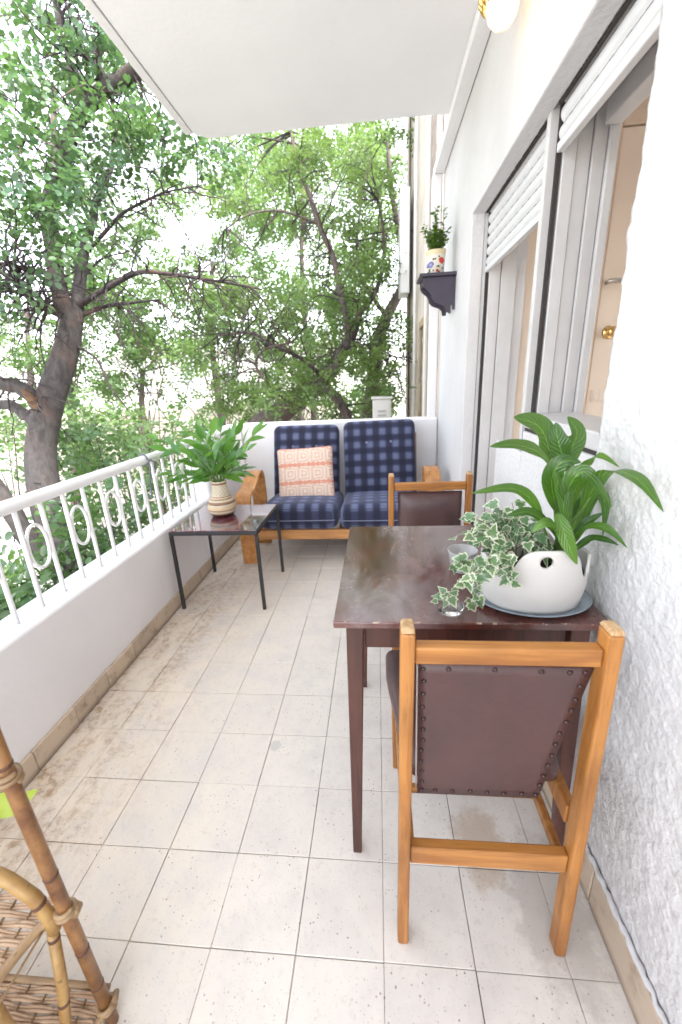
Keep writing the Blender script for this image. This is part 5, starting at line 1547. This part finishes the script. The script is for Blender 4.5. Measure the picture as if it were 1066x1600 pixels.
for c in cl2:
    q = np.array(c[:3]); a = anchors[np.argmin(((anchors - q) ** 2).sum(1))]
    TS.add(catmull([a, (a + q) / 2 + rng.normal(0, 0.12, 3), q], 4), np.linspace(.013, .004, 9), 5)
TS.build('branchlets', MAT['twig'], t2)['kind'] = 'stuff'

# ---- third tree: upright brown trunk by the neighbouring house
t3 = thing('upright_tree', 'upright brown-trunked tree close to the beige neighbouring house', 'tree', tuple(atK(575, 690, 7.0) * [1, 1, 0] + [0, 0, GZ]))
TR = Tubes(); b3 = atK(575, 680, 7.0)
L3 = {
    'a': ([b3 * [1, 1, 0] + [-.1, 0, GZ - .1], b3 + [-.05, 0, -1.2], b3] + pk((580, 630, 7.0), (586, 580, 7.0), (592, 530, 7.0), (604, 495, 7.0), (622, 462, 6.95), (634, 430, 6.9), (628, 380, 6.8), (612, 300, 6.7), (606, 220, 6.6)), .17, .03),
    'b': (pk((592, 530, 7.0), (600, 560, 6.6), (620, 580, 6.4), (630, 620, 6.3)), .025, .008),
    'c': (pk((604, 495, 7.0), (580, 460, 6.9), (560, 420, 6.8), (560, 350, 6.7), (575, 260, 6.6)), .04, .012),
}
for nm, (pts, r0, r1) in L3.items():
    path = catmull(pts, 5); L3[nm] = path; TR.add(path, np.linspace(r0, r1, len(path)), 12)
TR.build('trunk', MAT['bark_far'], t3)
TW = Tubes()
for nm, c in (('a', 30), ('b', 18), ('c', 16)): twigs_from(TW, L3[nm][12:] if nm == 'a' else L3[nm], c, .7, .011, droop=0.06, up=0.1)
TW.build('twigs', MAT['twig'], t3)['kind'] = 'stuff'
cl3 = []; scatter(cl3, 26, 520, 640, 180, 640, 6.4, 8.6, .8, 1.1)
A = sprays(cl3, 44, 0.33, 0.19, 0.058, 0.035, 0.6, 4)
leaf_cloud('crown', *A, MAT['carob_mid'], t3, 'stuff')

# ---- paler trees farther back
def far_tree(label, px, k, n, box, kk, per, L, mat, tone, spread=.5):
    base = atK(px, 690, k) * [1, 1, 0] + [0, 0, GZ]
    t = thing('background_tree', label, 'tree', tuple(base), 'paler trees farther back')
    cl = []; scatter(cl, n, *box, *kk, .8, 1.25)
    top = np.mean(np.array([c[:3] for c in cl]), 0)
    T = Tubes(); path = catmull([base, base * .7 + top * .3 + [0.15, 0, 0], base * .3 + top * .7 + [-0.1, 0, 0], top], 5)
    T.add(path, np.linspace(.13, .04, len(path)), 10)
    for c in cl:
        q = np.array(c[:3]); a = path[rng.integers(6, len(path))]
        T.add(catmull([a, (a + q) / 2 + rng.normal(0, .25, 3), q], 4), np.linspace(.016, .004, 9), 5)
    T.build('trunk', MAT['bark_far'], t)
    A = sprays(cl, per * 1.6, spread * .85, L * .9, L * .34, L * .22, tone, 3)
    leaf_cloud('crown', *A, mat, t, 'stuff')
    return t
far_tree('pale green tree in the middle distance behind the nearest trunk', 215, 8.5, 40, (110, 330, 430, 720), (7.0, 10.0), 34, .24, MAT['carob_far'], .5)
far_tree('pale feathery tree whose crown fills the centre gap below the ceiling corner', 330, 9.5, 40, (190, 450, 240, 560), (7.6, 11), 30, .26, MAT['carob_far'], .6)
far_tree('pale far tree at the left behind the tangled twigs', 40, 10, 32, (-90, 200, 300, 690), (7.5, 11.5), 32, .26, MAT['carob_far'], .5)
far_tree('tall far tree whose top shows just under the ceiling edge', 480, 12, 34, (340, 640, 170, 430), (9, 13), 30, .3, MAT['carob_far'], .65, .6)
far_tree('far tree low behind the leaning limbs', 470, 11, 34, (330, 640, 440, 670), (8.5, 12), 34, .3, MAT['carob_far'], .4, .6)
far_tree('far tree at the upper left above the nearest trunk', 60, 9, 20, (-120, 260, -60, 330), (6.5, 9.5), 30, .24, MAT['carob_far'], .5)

# ---- shrubs below the railing, each its own plant
def shrub(label, px, py, k, n, rx, ry, per, L, lw, tone):
    c0 = atK(px, py, k); base = np.array([c0[0], c0[1], GZ])
    t = thing('shrub', label, 'shrub', tuple(base), 'leafy shrubs below the railing')
    cl = []
    for _ in range(n):
        q = c0 + rng.uniform(-1, 1, 3) * [rx, rx, ry]
        if q[0] > -1.62 and q[1] < 3.4: q[0] = -1.62 - rng.random() * .3
        cl.append((*q, rng.uniform(.8, 1.15)))
    T = Tubes()
    for c in cl:
        q = np.array(c[:3]); s = base + rng.normal(0, .15, 3) * [1, 1, 0]
        T.add(catmull([s, s * .5 + q * .5 + rng.normal(0, .15, 3), q], 5), np.linspace(.018, .004, 11), 5)
    T.build('stems', MAT['twig'], t)['kind'] = 'stuff'
    A = sprays(cl, per * .6, .28, .18, L, lw, tone, 3, .1)
    leaf_cloud('foliage', *A, MAT['shrub_leaf'], t, 'stuff')
shrub('broad-leaved shrub under the near end of the railing', 25, 960, 2.6, 12, .5, .4, 30, .075, .045, .4)
shrub('leafy shrub beside the foot of the nearest trunk', 60, 890, 3.0, 12, .5, .35, 28, .065, .045, .45)
shrub('shrub with rounded leaves showing through the oval rings', 150, 850, 3.4, 14, .55, .45, 28, .06, .045, .5)
shrub('shrub rising above the middle of the railing', 165, 720, 4.2, 12, .6, .4, 26, .06, .045, .6)
shrub('bluish shrub behind the far end of the railing', 235, 740, 4.6, 14, .6, .5, 28, .06, .04, .4)
shrub('shrub peeking between the far balusters', 240, 830, 4.0, 12, .6, .4, 26, .055, .04, .5)
shrub('pale shrub left of the nearest trunk above the rail', 15, 720, 4.4, 10, .6, .4, 24, .06, .045, .6)
shrub('dark shrub low behind the parapet by the trunk', 110, 980, 3.0, 12, .6, .4, 26, .06, .04, .3)

# ---- old stone retaining wall across the yard: every block its own piece
sw_ = thing('stone_wall', 'pale limestone block wall across the yard behind the trees', 'wall', (-7, 11, GZ))
blk = []
for v in range(4):
    b = MB(); b.box((0.006, 0, 0.006), (0.594 + 0.0 * v, 0.35, 0.294)); me = b.mesh('block', bevel=0.018, seg=1); me.materials.append(MAT['stone']); blk.append(me)
A0 = np.array([-13.0, 11.0]); A1 = np.array([-1.0, 13.5]); dv = (A1 - A0) / np.linalg.norm(A1 - A0); ang = math.atan2(dv[1], dv[0])
for row in range(12):
    x = -0.3 * (row % 2)
    while x < np.linalg.norm(A1 - A0) - 0.6:
        p = A0 + dv * x
        new_obj('block', random.choice(blk), None, sw_, Matrix.Translation((p[0], p[1], GZ + row * 0.3)) @ Matrix.Rotation(ang, 4, 'Z') @ Matrix.Translation((0, random.uniform(-.02, .02), 0)))
        x += 0.6
b = MB(); b.box((0, 0.05, 0), (np.linalg.norm(A1 - A0) - 0.1, 0.3, 3.55)); mb_tf(b, Matrix.Translation((A0[0], A0[1], GZ)) @ Matrix.Rotation(ang, 4, 'Z')); b.build('mortar_core', m_simple('pale_mortar', (0.5, 0.45, 0.38), .95), sw_)

# ---- white canopy roof glimpsed through the railing
cn = thing('canopy', 'white flat canopy roof glimpsed through the railing at the left', 'canopy', (-6.2, 5.2, GZ))
b = MB(); b.box((-7.6, 4.3, -1.10), (-5.5, 6.2, -1.0)); b.build('roof_panel', MAT['rail_paint'], cn, bevel=.01)
for x in (-7.5, -5.6):
    for y in (4.4, 6.1):
        b = MB(); b.box((x - .03, y - .03, GZ), (x + .03, y + .03, -1.101)); b.build('post', MAT['black_metal'], cn)

# ---- neighbouring house flush with ours
nb = thing('neighbour_house', 'weathered beige neighbouring house beyond the back wall', 'building', (1.5, 4.8, GZ))
NX = 0.53
b = MB(); b.box((NX, 3.25, GZ), (4.0, 6.6, 6.2)); b.build('wall', MAT['beige_facade'], nb)
b = MB(); b.box((NX - 0.05, 6.35, GZ), (NX - 0.001, 6.62, 6.2)); b.build('corner_pilaster', MAT['beige_facade'], nb, bevel=.01)
b = MB(); b.box((NX - 0.055, 3.26, GZ), (NX - 0.001, 3.55, 6.2)); b.build('rough_strip', m_simple('rough_brown_render', (0.36, 0.29, 0.25), .95, var=.4, vscale=14, bump=(30, .8)), nb, bevel=.008)
wf = MB(); wf.box((NX - 0.03, 4.15, .75), (NX - 0.001, 4.22, 1.75)); wf.box((NX - 0.03, 4.62, .75), (NX - 0.001, 4.69, 1.75)); wf.box((NX - 0.031, 4.15, 1.75), (NX - 0.001, 4.69, 1.83)); wf.box((NX - .06, 4.10, .66), (NX - .001, 4.74, .75))
wn = wf.build('window', m_simple('tan_window_frame', (0.40, 0.30, 0.19), .7, var=.3, vscale=9), nb, bevel=.004)
b = MB(); b.box((NX - 0.012, 4.222, .752), (NX - 0.0015, 4.618, 1.748)); b.build('pane', m_simple('dark_window_pane', (0.06, 0.06, 0.065), .12), wn)
for y, r, c in ((6.2, .012, 'gap_dark'), (3.9, .022, 'pale_box'), (5.2, .02, 'pale_box')):
    MB().tube([(NX - .035, y, GZ), (NX - .035, y, 6.0)], r, 10).build('drainpipe', MAT[c], nb, smooth=True)
MB().tube(catmull([(NX - .03, 4.9, .2), (NX - .04, 4.8, .55), (NX - .03, 4.5, .62), (NX - .03, 4.3, .5), (NX - .03, 4.0, .9), (NX - .03, 3.95, 2.5)], 6), .014, 8).build('cable', MAT['pale_box'], nb, smooth=True)
b = MB(); b.box((NX - .18, 5.9, 2.35), (NX - .052, 6.34, 3.6)); b.build('shutter_box', m_simple('white_box_panel', (0.72, 0.71, 0.70), .5), nb, bevel=.01)

# ---- utility cabinet standing behind the wall
uc = thing('utility_cabinet', 'pale louvred utility cabinet standing behind the sofa wall', 'cabinet', (0.06, 4.6, GZ))
b = MB(); b.box((-0.05, 4.45, GZ), (0.17, 4.70, 0.995)); b.build('body', MAT['pale_box'], uc, bevel=.01)
b = MB(); b.box((-0.065, 4.435, .996), (0.185, 4.715, 1.02)); b.build('cap', MAT['pale_box'], uc, bevel=.006)
b = MB(); b.box((-0.03, 4.443, .62), (0.15, 4.4495, .955)); b.build('door', MAT['pale_box'], uc, bevel=.004)
for z in (.70, .75, .80, .85):
    b = MB(); b.box((0.01, 4.4375, z), (0.11, 4.4425, z + .022)); b.build('louvre', m_simple('louvre_grey', (0.34, 0.33, 0.32), .6), uc, bevel=.002)

# ---- far pale house closing the view behind the trees
fh = thing('far_house', 'far pale plastered house glimpsed through the trees', 'building', (-9, 27, GZ))
FM = m_simple('pale_far_plaster', (0.62, 0.60, 0.57), .9, var=.12, vscale=.8)
b = MB(); b.box((-17, 26, GZ), (-3, 36, 3.2)); b.build('wall', FM, fh)
b = MB(); b.box((-17.3, 25.7, 3.201), (-2.7, 36.3, 3.5)); b.build('roof', FM, fh)
for x in (-15.5, -12.6, -9.7, -6.8):
    for z in (-1.8, 0.9):
        b = MB(); b.box((x, 25.93, z), (x + 1.2, 25.999, z + 1.4)); wd = b.build('window', m_simple('far_window_frame', (0.55, 0.53, 0.5), .7), fh)
        b = MB(); b.box((x + .08, 25.91, z + .08), (x + 1.12, 25.929, z + 1.32)); b.build('pane', m_simple('far_pane', (0.36, 0.37, 0.38), .2), wd)

# ---- small white scrap on the floor by the skirting
b = MB(); b.add([(0.470, 0.185, 0.001), (0.492, 0.190, 0.001), (0.495, 0.214, 0.001), (0.474, 0.210, 0.001), (0.474, 0.188, 0.016), (0.490, 0.194, 0.013), (0.492, 0.211, 0.018), (0.476, 0.207, 0.012)], [(0, 3, 2, 1), (4, 5, 6, 7), (0, 1, 5, 4), (1, 2, 6, 5), (2, 3, 7, 6), (3, 0, 4, 7)])
tag(b.build('paper_scrap', MAT['rail_paint'], bevel=0.003), 'small white scrap on the floor against the right skirting', 'scrap')
